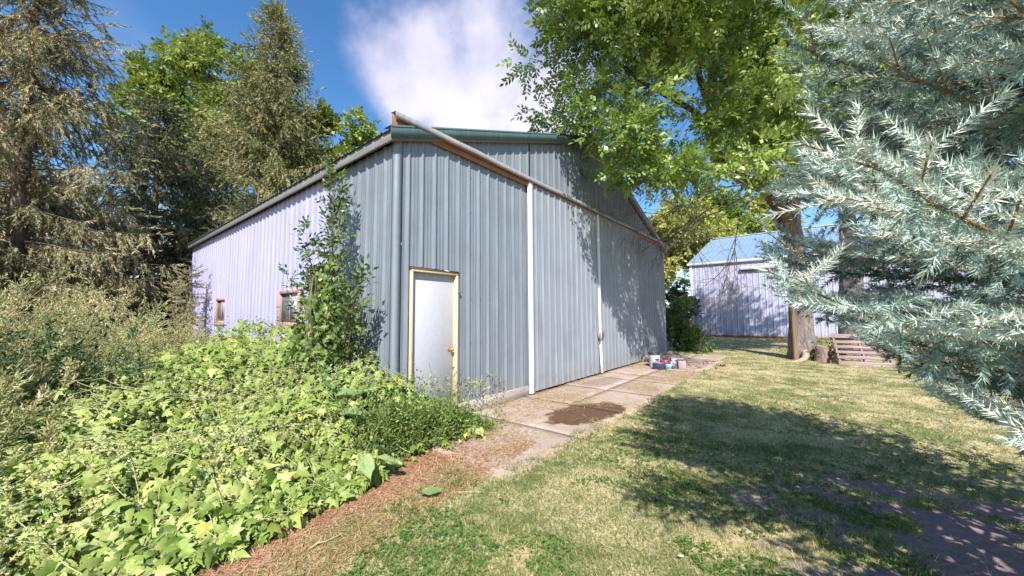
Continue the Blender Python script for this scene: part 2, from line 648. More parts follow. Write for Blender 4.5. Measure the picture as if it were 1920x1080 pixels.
px_, py_, _ = B2W(2.45, -1.45)
st = t.rng(stain(px_, py_, 0.80, 0.42, BROT - 0.12), 1.12, 0.92)
c = t.mix(st, c, t.ramp(t.noise(w, 14, 6, 0.7), [(0.3, (0.05, 0.025, 0.012)), (0.7, (0.15, 0.075, 0.03))]))
px_, py_, _ = B2W(4.9, -0.55)
st2 = t.rng(stain(px_, py_, 0.9, 0.30, BROT), 1.2, 0.6, 0, 0.5)
c = t.mix(st2, c, (0.14, 0.10, 0.08))
t.b(Base_Color=c, Roughness=t.math('SUBTRACT', 0.93, t.math('MULTIPLY', st, 0.22)))
t.bump(t.math('ADD', t.math('MULTIPLY', n2, 0.6), n4), 0.4, 0.015)
M_conc = t.m
apron = link('apron', mesh_np('apron', *box_vf(0.02, 11.6, -1.93, -0.02, -0.06, -0.012)),
             plain('joint_soil', (0.34, 0.25, 0.18), 0.95, 0, 0.2, 20, 0.4), kind='structure', loc=(CX, CY, 0))
apron.rotation_euler = (0, 0, BROT)
tb = [0.0, 1.35, 2.75, 4.2, 5.55, 6.3, 7.6, 8.3, 9.6, 10.6, 11.6]
for k in range(len(tb) - 1):
    rows = [(-1.95, -0.02)] if k < 2 else [(-1.95 + 0.06 * math.sin(k * 2.3), -0.98), (-0.96, -0.02)]
    for (a0, a1) in rows:
        g = 0.003 if k < 3 else 0.009
        x0, x1 = tb[k] + g, tb[k + 1] - g
        nxx = max(3, int((x1 - x0) / 0.12))
        nyy = max(3, int((a1 - a0) / 0.12))
        Xs, Ys = np.meshgrid(np.linspace(x0, x1, nxx), np.linspace(a0, a1, nyy))
        ex = 0.03 * (vnoise(Ys, Ys * 0 + k, 5, 31) - 0.5) * (np.abs(Xs - (x0 + x1) / 2) > (x1 - x0) / 2 - 0.01)
        ey = 0.05 * (vnoise(Xs, Xs * 0 + k, 5, 33) - 0.5) * (Ys < a0 + 0.01)
        base = 0.006 + random.uniform(-0.003, 0.006)
        tx, ty = random.uniform(-0.004, 0.004), random.uniform(-0.004, 0.004)
        Zs = base + tx * (Xs - x0) + ty * (Ys - a0) + (fnoise(Xs, Ys, 3, k) - 0.5) * 0.008
        top = np.stack([Xs + ex * 0, Ys + ey, Zs], 2).reshape(-1, 3)
        ii = (np.arange(nyy - 1)[:, None] * nxx + np.arange(nxx - 1)[None]).ravel()
        Ft = np.stack([ii, ii + 1, ii + nxx + 1, ii + nxx], 1)
        ring = list(range(nxx)) + [r * nxx + nxx - 1 for r in range(1, nyy)] + \
            [(nyy - 1) * nxx + q for q in range(nxx - 2, -1, -1)] + [r * nxx for r in range(nyy - 2, 0, -1)]
        low = top[ring].copy()
        low[:, 2] = -0.05
        off = len(top)
        R_ = len(ring)
        Fs = np.array([(ring[q], off + q, off + (q + 1) % R_, ring[(q + 1) % R_]) for q in range(R_)])
        link('concrete_slab', mesh_np('concrete_slab', np.concatenate([top, low]), np.concatenate([Ft, Fs])), M_conc, apron)

# ------------------------------------------------------------------ the barn
barn = thing('metal_barn', 'large grey-green ribbed metal barn with gable front, walk-in door and sliding doors', 'barn',
             (CX, CY, 0), BROT)


def rib_profile(w, pitch=0.2286, rh=0.024):
    """(u, h) across one sheet starting on a rib"""
    pts = []
    n = int(round(w / pitch))
    for i_ in range(n + 1):
        u = i_ * pitch
        pts += [(u - 0.030, 0), (u - 0.012, rh), (u + 0.012, rh), (u + 0.030, 0)]
        if i_ < n:
            for q in (0.37, 0.63):
                pts += [(u + pitch * q - 0.008, 0), (u + pitch * q, 0.005), (u + pitch * q + 0.008, 0)]
    pts = [p for p in pts if -0.012 <= p[0] <= w + 0.0125]
    return pts


def sheet(name, parent, u0, w, bot, top, plane, mat, off=0.0, out=-1, rough_bottom=0.0, clip=None, pitch=0.2286, lo=None):
    """vertical ribbed sheet. plane 'x': runs along local x at y=off (outward -y*out); 'y': along local y at x=off"""
    prof = rib_profile(w, pitch)
    if clip is not None:
        prof = [p for p in prof if p[0] + u0 <= clip]
    if lo is not None:
        prof = [p for p in prof if p[0] + u0 >= lo]
    if len(prof) < 2:
        return None
    V, F = [], []
    for (u, h) in prof:
        uu = u0 + u
        zb = bot(uu) if callable(bot) else bot
        zt = top(uu) if callable(top) else top
        if rough_bottom:
            zb += random.uniform(0, rough_bottom) * (h > 0.01)
        zs = [zb, zb + (zt - zb) * 0.5, zt]
        for z in zs:
            d = off + out * h
            V.append((uu, d, z) if plane == 'x' else (d, uu, z))
    for q in range(len(prof) - 1):
        for r in range(2):
            a_ = q * 3 + r
            F.append((a_, a_ + 3, a_ + 4, a_ + 1))
    me_ = mesh_np(name, V, F)
    return link(name, me_, mat, parent)


def gable(u):
    return HE + (HP - HE) * (1 - abs(u - BW / 2) / (BW / 2))


PW = 0.9144
DX0, DX1, DZT = 0.24, 1.09, 2.13     # walk-in door opening
# front fixed wall, left of the sliding doors (split round the door) and the third bay at the right
ZB = 0.17
for (u0, w) in [(0.14, 0.2286 * 0), ]:
    pass
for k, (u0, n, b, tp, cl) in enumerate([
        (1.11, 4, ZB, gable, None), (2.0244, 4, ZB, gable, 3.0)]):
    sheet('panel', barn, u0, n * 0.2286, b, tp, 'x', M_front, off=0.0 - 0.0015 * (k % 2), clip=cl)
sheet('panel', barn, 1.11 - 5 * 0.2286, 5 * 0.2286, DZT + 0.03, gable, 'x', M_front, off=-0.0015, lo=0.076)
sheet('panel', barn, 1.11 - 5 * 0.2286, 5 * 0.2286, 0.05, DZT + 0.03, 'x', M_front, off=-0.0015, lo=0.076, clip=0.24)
# gable wall above the doors and behind them
for k in range(11):
    u0 = 3.0 + k * PW
    if u0 > BW:
        break
    bt = 3.95 if u0 + PW < 8.7 else ZB - 0.1
    sheet('panel', barn, u0, PW, bt, gable, 'x', M_front, off=0.0015 * (k % 2), clip=BW)
# left side wall
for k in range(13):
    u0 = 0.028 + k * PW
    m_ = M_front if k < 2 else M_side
    wtop = HE - 0.01
    hole = [(2.92, 3.96), (7.56, 8.60)]
    segs = [(u0, u0 + PW)]
    hit = [h for h in hole if h[0] < u0 + PW and h[1] > u0]
    if not hit:
        sheet('panel', barn, u0, PW, 0.02, wtop, 'y', m_, off=0.0015 * (k % 2), clip=BL)
    else:
        # sheet above the window full width, and below it
        sheet('panel', barn, u0, PW, 2.0, wtop, 'y', m_, off=0.0015 * (k % 2), clip=BL)
        sheet('panel', barn, u0, PW, 0.02, 1.31, 'y', m_, off=0.0015 * (k % 2), clip=BL)
        h = hit[0]
        if u0 < h[0]:
            sheet('panel', barn, u0, PW, 1.31, 2.0, 'y', m_, off=0.0015 * (k % 2), clip=h[0])
        if u0 + PW > h[1]:
            sheet('panel', barn, u0, PW, 1.31, 2.0, 'y', m_, off=0.0015 * (k % 2), clip=BL, lo=h[1])
# right side and rear walls (plain sheets, barely seen)
for k in range(13):
    sheet('panel', barn, k * PW, PW, 0.02, HE, 'y', M_front, off=BW - 0.0015 * (k % 2), out=1, clip=BL)
for k in range(13):
    sheet('panel', barn, k * PW, PW, 0.02, gable, 'x', M_front, off=BL, out=1, clip=BW)
# floor inside (dark) so the gap below the doors reads as depth
link('sill_beam', mesh_np('sill_beam', *box_vf(2.95, BW - 0.05, 0.02, 0.14, -0.02, 0.14)), M_rust, barn)
# corner trims
for (x0, x1, y0, y1) in [(-0.012, 0.135, -0.030, -0.026), (-0.030, -0.026, -0.030, 0.16)]:
    pass


def corner(nm, xs, mat, xdir):
    th = 0.004
    o = -0.030
    o = -0.026
    pts = [(0.080, o + 0.012), (0.079, o), (o, o), (o, 0.055), (o + 0.010, 0.056)]
    pts = [(xs + xdir * p[0], p[1]) for p in pts]
    V, F = [], []
    for p in pts:
        V += [(p[0], p[1], 0.04), (p[0], p[1], HE + 0.02)]
    for q in range(len(pts) - 1):
        F.append((2 * q, 2 * q + 2, 2 * q + 3, 2 * q + 1))
    return link(nm, mesh_np(nm, V, F), mat, barn)


corner('corner_trim', 0, M_front, 1)
corner('corner_trim', BW, M_front, -1)
# base board under the fixed wall
bevel_box('base_board', 1.11, 2.86, -0.05, -0.004, -0.02, 0.175, M_greywood, barn)
bevel_box('door_step', 0.25, 1.10, -0.06, 0.03, -0.02, 0.085, M_greywood, barn)
bevel_box('base_board', 8.9, BW, -0.04, 0.01, -0.02, 0.12, M_greywood, barn)

# walk-in door
fr = link('door_frame', mesh_np('door_frame', [(0, 0, 0)] * 3, [(0, 1, 2)]), M_cream, barn)
bpy.data.objects.remove(fr)
fwd = -0.035
frame = bevel_box('door_frame', DX0, DX0 + 0.035, fwd, 0.10, 0.06, DZT - 0.035, M_cream, barn, 0.003)
frame2 = bevel_box('door_frame', DX1 - 0.035, DX1, fwd, 0.10, 0.06, DZT - 0.035, M_cream, barn, 0.003)
bevel_box('door_head', DX0, DX1, fwd - 0.003, 0.10, DZT - 0.035, DZT, M_cream, barn, 0.003)
bevel_box('drip_flashing', DX0 - 0.02, DX1 + 0.02, -0.05, 0.0, DZT + 0.002, DZT + 0.012, M_rust, barn, 0.0)
dr = bevel_box('door', DX0 + 0.038, DX1 - 0.038, 0.038, 0.080, 0.09, DZT - 0.038, M_slab, barn, 0.003)
kb = lathe('knob', [(0.0, -0.078), (0.018, -0.077), (0.027, -0.065), (0.029, -0.052), (0.022, -0.038), (0.011, -0.030),
                    (0.011, -0.010), (0.030, -0.006), (0.033, 0.0)], M_brass, dr)
kb.rotation_euler = (-pi / 2, 0, 0)
kb.location = (DX1 - 0.105, 0.037, 0.985)
kb.rotation_euler = (pi / 2 * -1, 0, 0)
bevel_box('latch_bracket', DX1 + 0.002, DX1 + 0.04, -0.055, -0.02, DZT - 0.30, DZT - 0.27, M_rust, barn, 0.002)
for hz in (0.35, 1.1, 1.85):
    bevel_box('hinge', DX0 + 0.033, DX0 + 0.045, 0.026, 0.038, hz, hz + 0.09, M_iron, dr, 0.001)


# sliding doors
def sliding(x0, x1, trims, skew=0.0, label=None):
    d = bevel_box('sliding_door', x0 + 0.03, x1 - 0.03, -0.0605, -0.03, 0.07, 3.975, M_greywood, barn, 0.0, label)
    n = int((x1 - x0) / PW)
    for k_ in range(n + 1):
        u0 = x0 + 0.02 + k_ * PW
        if u0 + 0.05 > x1:
            break
        sheet('panel', d, u0, PW, 0.045, 4.055, 'x', M_door, off=-0.0675 - 0.0015 * (k_ % 2), clip=x1, rough_bottom=0.012)
    for (ta, tb_, m_, bend) in trims:
        V, F = [], []
        zs = np.linspace(0.03, 4.056, 9)
        for z in zs:
            dxx = -bend * max(0, 1 - z / 1.0) ** 1.5
            for (xx, yy) in ((ta - dxx, -0.055), (ta - dxx, -0.104), (tb_ - dxx, -0.104), (tb_ - dxx, -0.055)):
                V.append((xx, yy, z))
        for r in range(len(zs) - 1):
            for q in range(3):
                a_ = r * 4 + q
                F.append((a_, a_ + 1, a_ + 5, a_ + 4))
        link('edge_trim', mesh_np('edge_trim', V, F), m_, d)
    return d


sliding(2.87, 5.83, [(2.86, 2.985, M_trimwhite, 0.0)], label='left sliding door with a broad white edge strip')
sd2 = sliding(5.86, 8.80, [(5.83, 5.90, M_trimwhite, 0.06), (8.780, 8.803, M_hood, 0)], label='right sliding door, mostly shaded by the tree')
# hasp and padlock where the sliding doors meet
hs = bevel_box('hasp', 5.68, 5.80, -0.125, -0.105, 0.90, 1.03, M_iron, barn, 0.004)
bevel_box('padlock', 5.75, 5.80, -0.150, -0.126, 0.84, 0.92, M_iron, hs, 0.006)
bevel_box('hasp', 5.92, 6.00, -0.122, -0.112, 0.90, 1.06, M_rust, barn, 0.004)

# track hood
prof = [(-0.02, 4.165), (-0.130, 4.150), (-0.133, 4.062), (-0.127, 4.062), (-0.123, 4.142), (-0.02, 4.155)]
V, F = [], []
xs = np.linspace(-0.10, BW + 0.02, 24)
for x in xs:
    sag = 0.012 * math.sin(x * 1.7) + 0.006 * math.sin(x * 5.1)
    for (y, z) in prof:
        V.append((x, y, z + sag * 0.6))
n = len(prof)
for r in range(len(xs) - 1):
    for q in range(n):
        a_ = r * n + q
        b_ = r * n + (q + 1) % n
        F.append((a_, a_ + n, b_ + n, b_))
link('track_hood', mesh_np('track_hood', V, F), M_hood, barn)
bevel_box('track_board', -0.09, BW - 0.02, -0.062, -0.026, 3.985, 4.135, M_brownwood, barn, 0.003)
bevel_box('track_rail', -0.06, BW - 0.05, -0.110, -0.066, 4.062, 4.10, M_rust, barn, 0.003)
for k in range(9):
    bevel_box('rail_bracket', 0.4 + k * 1.3, 0.46 + k * 1.3, -0.118, -0.0635, 4.102, 4.13, M_rust, barn, 0.002)

# roof: two slopes of ribbed sheets, rake trims, eave fascia
slope = math.atan2(HP - HE, BW / 2)
for side in (0, 1):
    for k in range(14):
        u0 = -0.12 + k * PW
        prof_ = rib_profile(PW)
        V, F = [], []
        for (u, h) in prof_:
            y = u0 + u
            if y > BL + 0.1:
                continue
            for xx in (-0.16, BW / 2 + 0.0):
                z = HE + 0.135 + (HP - HE) * (xx / (BW / 2)) + h + 0.0015 * (k % 2)
                V.append((xx if side == 0 else BW - xx, y, z))
        npr = len(V) // 2
        for q in range(npr - 1):
            F.append((2 * q, 2 * q + 2, 2 * q + 3, 2 * q + 1))
        link('roof_panel', mesh_np('roof_panel', V, F), M_roof, barn)
    # fascia along the eave
    if side == 0:
        bevel_box('eave_fascia', -0.13, -0.095, -0.10, BL + 0.06, HE - 0.05, HE + 0.085, M_fascia, barn, 0.002)
        bevel_box('soffit_board', -0.094, -0.026, -0.09, BL + 0.05, HE + 0.012, HE + 0.03, M_fascia, barn, 0.0)
    else:
        bevel_box('eave_fascia', BW + 0.095, BW + 0.13, -0.10, BL + 0.06, HE - 0.05, HE + 0.085, M_fascia, barn, 0.002)


def rake(nm, x0, x1, ypl, zlo, zhi, mat, th=0.012, ywrap=0.16):
    z = lambda x: HE + (HP - HE) * (1 - abs(x - BW / 2) / (BW / 2))
    V, F = [], []
    for x in (x0, x1):
        for (y, dz) in ((ypl, zlo), (ypl, zhi), (ypl + ywrap, zhi + 0.004), (ypl + ywrap, zhi - 0.008), (ypl + th, zhi - 0.012), (ypl + th, zlo)):
            V.append((x, y, z(x) + dz))
    for q in range(6):
        F.append((q, (q + 1) % 6, 6 + (q + 1) % 6, 6 + q))
    return link(nm, mesh_np(nm, V, F), mat, barn)


rake('rake_trim', -0.16, BW / 2 - 0.001, -0.125, 0.012, 0.185, M_greentrim)
rake('rake_trim', BW / 2 + 0.001, BW + 0.16, -0.125, 0.03, 0.185, M_hood)
rake('rake_board', -0.10, BW / 2 - 0.001, -0.098, -0.012, 0.10, M_fascia, 0.06, 0.065)
rake('rake_board', BW / 2 + 0.001, BW + 0.10, -0.098, -0.012, 0.10, M_fascia, 0.06, 0.065)
bevel_box('ridge_cap', BW / 2 - 0.14, BW / 2 + 0.14, -0.12, BL + 0.1, HP + 0.135, HP + 0.160, M_roof, barn, 0.008)

# screw heads in rows along the sheets
V, F = [], []
ko = 0


def screw(cx_, cz_, plane, off):
    global ko
    r_ = 0.0065
    for k_ in range(6):
        a_ = k_ * pi / 3
        u_, z_ = cx_ + r_ * cos(a_), cz_ + r_ * sin(a_)
        V.append((u_, off, z_) if plane == 'x' else (off, u_, z_))
    V.append((cx_, off - 0.005, cz_) if plane == 'x' else (off - 0.005, cx_, cz_))
    for k_ in range(6):
        F.append((ko + k_, ko + (k_ + 1) % 6, ko + 6))
    ko += 7


for zr in (0.35, 1.05, 1.75, 2.45, 3.15, 3.72):
    for k in range(9):
        u = 1.11 + (k - 4) * 0.2286 + 0.045
        if DX0 - 0.03 < u < DX1 + 0.05 and zr < DZT + 0.1:
            continue
        screw(u, zr + random.uniform(-0.006, 0.006), 'x', -0.003)
    for k in range(12):
        screw(2.0244 + k * 0.2286 - 0.9 + 0.045, zr, 'x', -0.003) if 1.2 < 2.0244 + k * 0.2286 - 0.9 < 2.85 else None
    for k in range(30):
        if zr > 0.3:
            screw(0.028 + k * 0.2286 + 0.045, zr, 'y', -0.003)
for zr in (0.35, 1.25, 2.2, 3.1, 3.85):
    for k in range(25):
        u = 2.89 + k * 0.2286 + 0.045
        if abs(u - 5.84) > 0.06 and u < 8.75 and u > 3.0:
            screw(u, zr, 'x', -0.0725)
for zr in (4.3, 4.8, 5.3):
    for k in range(46):
        u = 0.6 + k * 0.2286
        if u < BW and gable(u) > zr + 0.1:
            screw(u + 0.045, zr, 'x', -0.003)
link('screw_heads', mesh_np('screw_heads', V, F), M_dark if False else plain('screw_metal', (0.16, 0.15, 0.15), 0.5, 0.3), barn, kind='stuff')

# side windows
glass = NT('window_glass')
glass.b(Base_Color=(0.10, 0.13, 0.16), Roughness=0.08, Specular_IOR_Level=0.8)
M_curtain = plain('pale_window_film', (0.62, 0.64, 0.66), 0.35, 0, 0.12, 5)
for (s0, s1) in ((2.92, 3.96), (7.56, 8.60)):
    wd = bevel_box('window', -0.022, 0.05, s0, s0 + 0.085, 1.31, 2.0, M_windowwood, barn, 0.003)
    for (a0, a1, b0, b1) in ((s1 - 0.085, s1, 1.31, 2.0), (s0 + 0.086, s1 - 0.086, 1.93, 2.0), (s0 + 0.086, s1 - 0.086, 1.31, 1.38)):
        bevel_box('frame', -0.022, 0.05, a0, a1, b0, b1, M_windowwood, wd, 0.003)
    bevel_box('sill', -0.055, 0.02, s0 - 0.03, s1 + 0.03, 1.275, 1.308, M_windowwood, wd, 0.003)
    bevel_box('muntin', 0.012, 0.032, (s0 + s1) / 2 - 0.012, (s0 + s1) / 2 + 0.012, 1.38, 1.93, M_windowwood, wd, 0.0)
    bevel_box('pane', 0.034, 0.038, s0 + 0.086, (s0 + s1) / 2 - 0.001, 1.38, 1.93, M_curtain, wd, 0.0)
    bevel_box('pane', 0.034, 0.038, (s0 + s1) / 2 + 0.001, s1 - 0.086, 1.38, 1.93, glass.m, wd, 0.0)

# ------------------------------------------------------------------ far barn
far = thing('machine_shed', 'pale lavender metal shed with light blue metal roof beyond the lawn', 'shed', (12.05, 24.46, 0), BROT)
FH, FP, FW, FL = 4.80, 7.9, 9.0, 20.0
for k in range(22):
    y0 = -FL + k * PW
    if y0 + PW > 0.01:
        break
    sheet('panel', far, y0, PW, 0.10, FH, 'y', M_far, off=0.0015 * (k % 2), out=-1, pitch=0.3048 if True else 0.2286)
sheet('panel', far, -PW, PW - 0.012, 0.10, FH, 'y', M_far, off=0.004, out=-1, pitch=0.3048)
for k in range(20):
    sheet('panel', far, k * PW, PW, 0.1, lambda u: FH + (FP - FH) * (1 - abs(u - FW) / FW), 'x', M_far, off=0.01, out=1, clip=2 * FW, pitch=0.3048)
bevel_box('corner_trim', -0.03, 0.12, -0.10, 0.035, 0.05, FH + 0.02, M_trimwhite, far, 0.002)
bevel_box('base_board', -0.06, 0.0, -FL, 0.0, -0.05, 0.12, M_rust, far, 0.004)
for k in range(22):
    y0 = 0.15 - (k + 1) * PW
    for side in (0, 1):
        V, F = [], []
        pr = rib_profile(PW, 0.3048)
        for (u, h) in pr:
            for xx in (-0.12, FW):
                V.append((xx if side == 0 else 2 * FW - xx, y0 + u, FH + 0.04 + (FP - FH) * xx / FW + h + 0.0015 * (k % 2)))
        for q in range(len(pr) - 1):
            F.append((2 * q, 2 * q + 2, 2 * q + 3, 2 * q + 1))
        link('roof_panel', mesh_np('roof_panel', V, F), M_roof_far, far)
bevel_box('eave_trim', -0.14, -0.11, -FL, 0.16, FH - 0.12, FH + 0.03, M_trimwhite, far, 0.002)
bevel_box('ridge_cap', FW - 0.2, FW + 0.2, -FL, 0.16, FP + 0.04, FP + 0.085, M_trimwhite, far, 0.01)
bevel_box('track_hood', -0.20, -0.01, -FL + 3, -2.9, 4.16, 4.34, M_trimwhite, far, 0.01)
bevel_box('track_board', -0.10, -0.03, -FL + 3, -2.9, 4.10, 4.155, M_rust, far, 0.0)


# ------------------------------------------------------------------ vegetation templates
def tmpl_leaf(w=0.36, fold=0.10):
    V = np.array([(0, 0, 0), (-w / 2, 0.45, fold), (0, 0.5, 0), (w / 2, 0.45, fold), (0, 1, -0.06)], float)
    F = np.array([(0, 2, 1), (0, 3, 2), (1, 2, 4), (2, 3, 4)])
    return V, F


def tmpl_diamond(w=0.36):
    V = np.array([(0, 0, 0), (-w / 2, 0.45, 0.06), (w / 2, 0.45, 0.06), (0, 1, -0.05)], float)
    F = np.array([(0, 2, 1), (1, 2, 3)])
    return V, F


def tmpl_sprig(n, leaf_len, w, spread=0.9, r=None, end=True):
    """compound leaf: leaflets along a unit rachis on local Y"""
    r = r or np.random.default_rng(1)
    V, F = [], []
    tv, tf = tmpl_diamond(w)
    pos, dirs = [], []
    for k in range(n):
        y = 0.25 + 0.75 * (k // 2) / max(1, (n - 1) // 2)
        s = -1 if k % 2 else 1
        if end and k == n - 1:
            pos.append((0, 1.0, 0))
            dirs.append((r.normal() * 0.1, 1, r.normal() * 0.2))
        else:
            pos.append((0, y, 0))
            dirs.append((s * spread, 0.75, r.normal() * 0.35))
    R = frames(np.array(dirs), roll=r.normal(size=n) * 0.5)
    v, f, _ = scatter(tv, tf, np.array(pos), R, leaf_len * r.uniform(0.8, 1.15, n))
    return v, f


def tmpl_shoot(n, nl, nw, r, ang=1.0):
    """needled shoot of unit length along Y; needle length nl (relative)"""
    y = r.uniform(0, 1.0, n)
    phi = r.uniform(0, 2 * pi, n)
    a_ = ang * r.uniform(0.75, 1.15, n) * (1 - 0.45 * y ** 4)
    d = np.stack([np.cos(phi) * np.sin(a_), np.cos(a_), np.sin(phi) * np.sin(a_)], 1)
    L = nl * r.uniform(0.75, 1.1, n)
    base = np.stack([0 * y, y, 0 * y], 1)
    side = np.cross(d, rdir(n, r))
    side /= np.linalg.norm(side, axis=1, keepdims=True)
    V = np.stack([base - side * nw / 2, base + side * nw / 2, base + d * L[:, None]], 1).reshape(-1, 3)
    F = np.arange(3 * n).reshape(-1, 3)
    return V, F


def branch_curve(p0, az, L, e0, sag, n=7, wig=0.04, up=0.0):
    s = np.linspace(0, 1, n)
    hx, hy = math.cos(az), math.sin(az)
    r_ = s * L * math.cos(e0)
    z = s * L * math.sin(e0) - sag * L * s ** 2 + up * L * s ** 4
    w_ = wig * L * np.sin(s * 5 + random.uniform(0, 6)) * s
    P = np.stack([p0[0] + r_ * hx - w_ * hy, p0[1] + r_ * hy + w_ * hx, p0[2] + z], 1)
    return P


def along(P, s):
    """positions and tangents at parameters s (0..1)"""
    n = len(P) - 1
    f = np.clip(s * n, 0, n - 1e-6)
    i_ = f.astype(int)
    fr_ = (f - i_)[:, None]
    return P[i_] * (1 - fr_) + P[i_ + 1] * fr_, P[i_ + 1] - P[i_]


def make_trunk(base, top, r0, r1, mat, parent, wob=0.1, sides=10, flare=0.35, n=14):
    s = np.linspace(0, 1, n)
    P = np.array(base)[None] * (1 - s[:, None]) + np.array(top)[None] * s[:, None]
    P[:, 0] += wob * np.sin(s * 4 + base[0]) * s
    P[:, 1] += wob * np.cos(s * 3 + base[1]) * s
    H = top[2] - base[2]
    r = r0 * (1 - s) + r1 * s + flare * r0 * np.exp(-s * H / 0.35)
    V, F = tubes([(P, r)], sides)
    V += rng.normal(size=V.shape) * 0.012 * min(1, r0 * 3)
    o = link('trunk', mesh_np('trunk', V, F, smooth=True), mat, parent)
    return o, P


# ---- drooping spruce (Norway type)
M_nsp = leaf_mat('spruce_needles_olive', [(0.0, (0.07, 0.09, 0.035)), (0.45, (0.22, 0.23, 0.09)), (0.8, (0.42, 0.38, 0.17)), (1.0, (0.44, 0.35, 0.20))], 0.12, 0.55)
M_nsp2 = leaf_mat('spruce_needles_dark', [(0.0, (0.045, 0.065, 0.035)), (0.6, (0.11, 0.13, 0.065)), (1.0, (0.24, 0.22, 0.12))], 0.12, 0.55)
M_nsp3 = leaf_mat('spruce_needles_dusty', [(0.0, (0.10, 0.10, 0.05)), (0.5, (0.30, 0.27, 0.14)), (1.0, (0.60, 0.49, 0.30))], 0.12, 0.6)
SHN = [tmpl_shoot(18, 0.30, 0.075, np.random.default_rng(s_), 0.6) for s_ in (1, 2, 3)]
SHF = [tmpl_shoot(13, 0.36, 0.10, np.random.default_rng(s_), 0.6) for s_ in (1, 2, 3)]


def norway(name, label, base, H, R, z0, seed, mat, step=0.34, per=6, dens=9.0, size=0.34, twigs=True, droop=0.75, pw=0.75,
           lean=(0, 0), SH=None):
    SH = SH or SHF
    r = np.random.default_rng(seed)
    random.seed(seed)
    tr = thing(name, label, 'tree', (base[0], base[1], 0), group='spruces behind the weeds' if name == 'spruce_tree' else None)
    top = (lean[0], lean[1], H)
    _, TP = make_trunk((0, 0, -0.1), top, 0.015 * H + 0.05, 0.02, M_sprucebark, tr, 0.05)
    pos, dr_, scl, val, lines = [], [], [], [], []
    z = z0
    cam_dir = math.atan2(-base[1], -base[0])
    while z < H - 0.15:
        fz = 1 - (z - z0) / (H - z0)
        Lm = R * (fz ** pw) * (0.65 + 0.35 * min(1, (z - z0 + 0.6) / 1.5)) + 0.12
        for k in range(per):
            az = r.uniform(0, 2 * pi)
            facing = math.cos(az - cam_dir)
            if facing < -0.3 and r.random() < 0.45:
                continue
            L = Lm * r.uniform(0.6, 1.12)
            e0 = 0.25 * (1 - fz) * 1.5 - 0.12 + r.normal() * 0.1
            c0 = TP[0] * (1 - z / H) + TP[-1] * (z / H)
            P = branch_curve((c0[0], c0[1], z + r.uniform(-0.15, 0.15)), az, L, e0, 0.28 * fz + 0.05, 7, 0.04, 0.15)
            lines.append((P, np.linspace(0.012 + 0.008 * L, 0.004, 7)))
            m = int(L * dens) + 3
            s_ = r.uniform(0.05, 1.0, m) ** 0.85
            p, tg = along(P, s_)
            tg = tg / np.linalg.norm(tg, axis=1, keepdims=True)
            side = np.stack([-tg[:, 1], tg[:, 0], 0 * s_], 1) * r.choice([-1, 1], m)[:, None]
            hang = np.array([0, 0, -1.0]) * droop
            d = side * r.uniform(0.1, 0.6, m)[:, None] + tg * r.uniform(0.15, 0.5, m)[:, None] + hang * r.uniform(0.7, 1.5, m)[:, None] * (0.30 + 0.9 * fz)
            d /= np.linalg.norm(d, axis=1, keepdims=True)
            ll = size * r.uniform(0.55, 1.3, m) * (0.6 + 0.4 * fz)
            tone = np.clip(r.normal(0.45, 0.22) + r.normal(size=m) * 0.10, 0, 1)
            # each branchlet: one or two shoots end to end
            pos.append(p)
            dr_.append(d)
            scl.append(ll)
            val.append(tone)
            q = r.random(m) < 0.75
            d2 = d[q] + np.array([0, 0, -0.5]) * droop + r.normal(size=(q.sum(), 3)) * 0.3
            pos.append(p[q] + d[q] * ll[q][:, None] * 0.8)
            dr_.append(d2)
            scl.append(ll[q] * 0.85)
            val.append(tone[q])
            # tip shoots
            pos.append(P[-1:])
            dr_.append((P[-1:] - P[-2:-1]))
            scl.append(np.array([size * 1.0]))
            val.append(np.array([0.6]))
        z += step * r.uniform(0.7, 1.25) * (0.55 + 0.6 * fz)
    pos = np.concatenate(pos); dr_ = np.concatenate(dr_); scl = np.concatenate(scl); val = np.concatenate(val)
    R3 = frames(dr_, roll=r.uniform(0, 6.28, len(pos)))
    w_ = r.integers(0, 3, len(pos))
    parts = []
    for k in range(3):
        q = w_ == k
        parts.append(scatter(SH[k][0], SH[k][1], pos[q], R3[q], scl[q], val[q]))
    Vv, Ff, Av = merge(parts)
    link('needles', mesh_np('needles', Vv, Ff, Av), mat, tr, kind='stuff')
    Vt, Ft = tubes(lines, 3)
    link('branches', mesh_np('branches', Vt, Ft), M_sprucebark, tr, kind='stuff')
    return tr


norway('spruce_tree', 'tall drooping spruce at the left edge with long pale hanging branchlets', (-13.0, 9.4), 13.2, 3.35, 0.5, 11, M_nsp3, 0.30, 8, 12, 0.42, SH=SHN)
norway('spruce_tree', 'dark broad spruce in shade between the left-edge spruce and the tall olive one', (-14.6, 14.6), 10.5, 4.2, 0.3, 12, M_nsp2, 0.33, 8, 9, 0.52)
norway('spruce_tree', 'tall olive spruce with a narrow pointed top rising behind the barn', (-12.0, 17.8), 17.4, 5.0, 0.8, 13, M_nsp, 0.34, 9, 9, 0.50, pw=0.80)
norway('spruce_tree', 'medium olive spruce left of the tallest one, in front of the bright green tree', (-15.8, 18.6), 11.4, 4.0, 0.8, 14, M_nsp, 0.34, 8, 9, 0.52)
norway('spruce_tree', 'low dark spruce close behind the left rear corner of the barn', (-9.6, 13.6), 6.2, 2.6, 0.3, 15, M_nsp2, 0.32, 7, 9, 0.48)
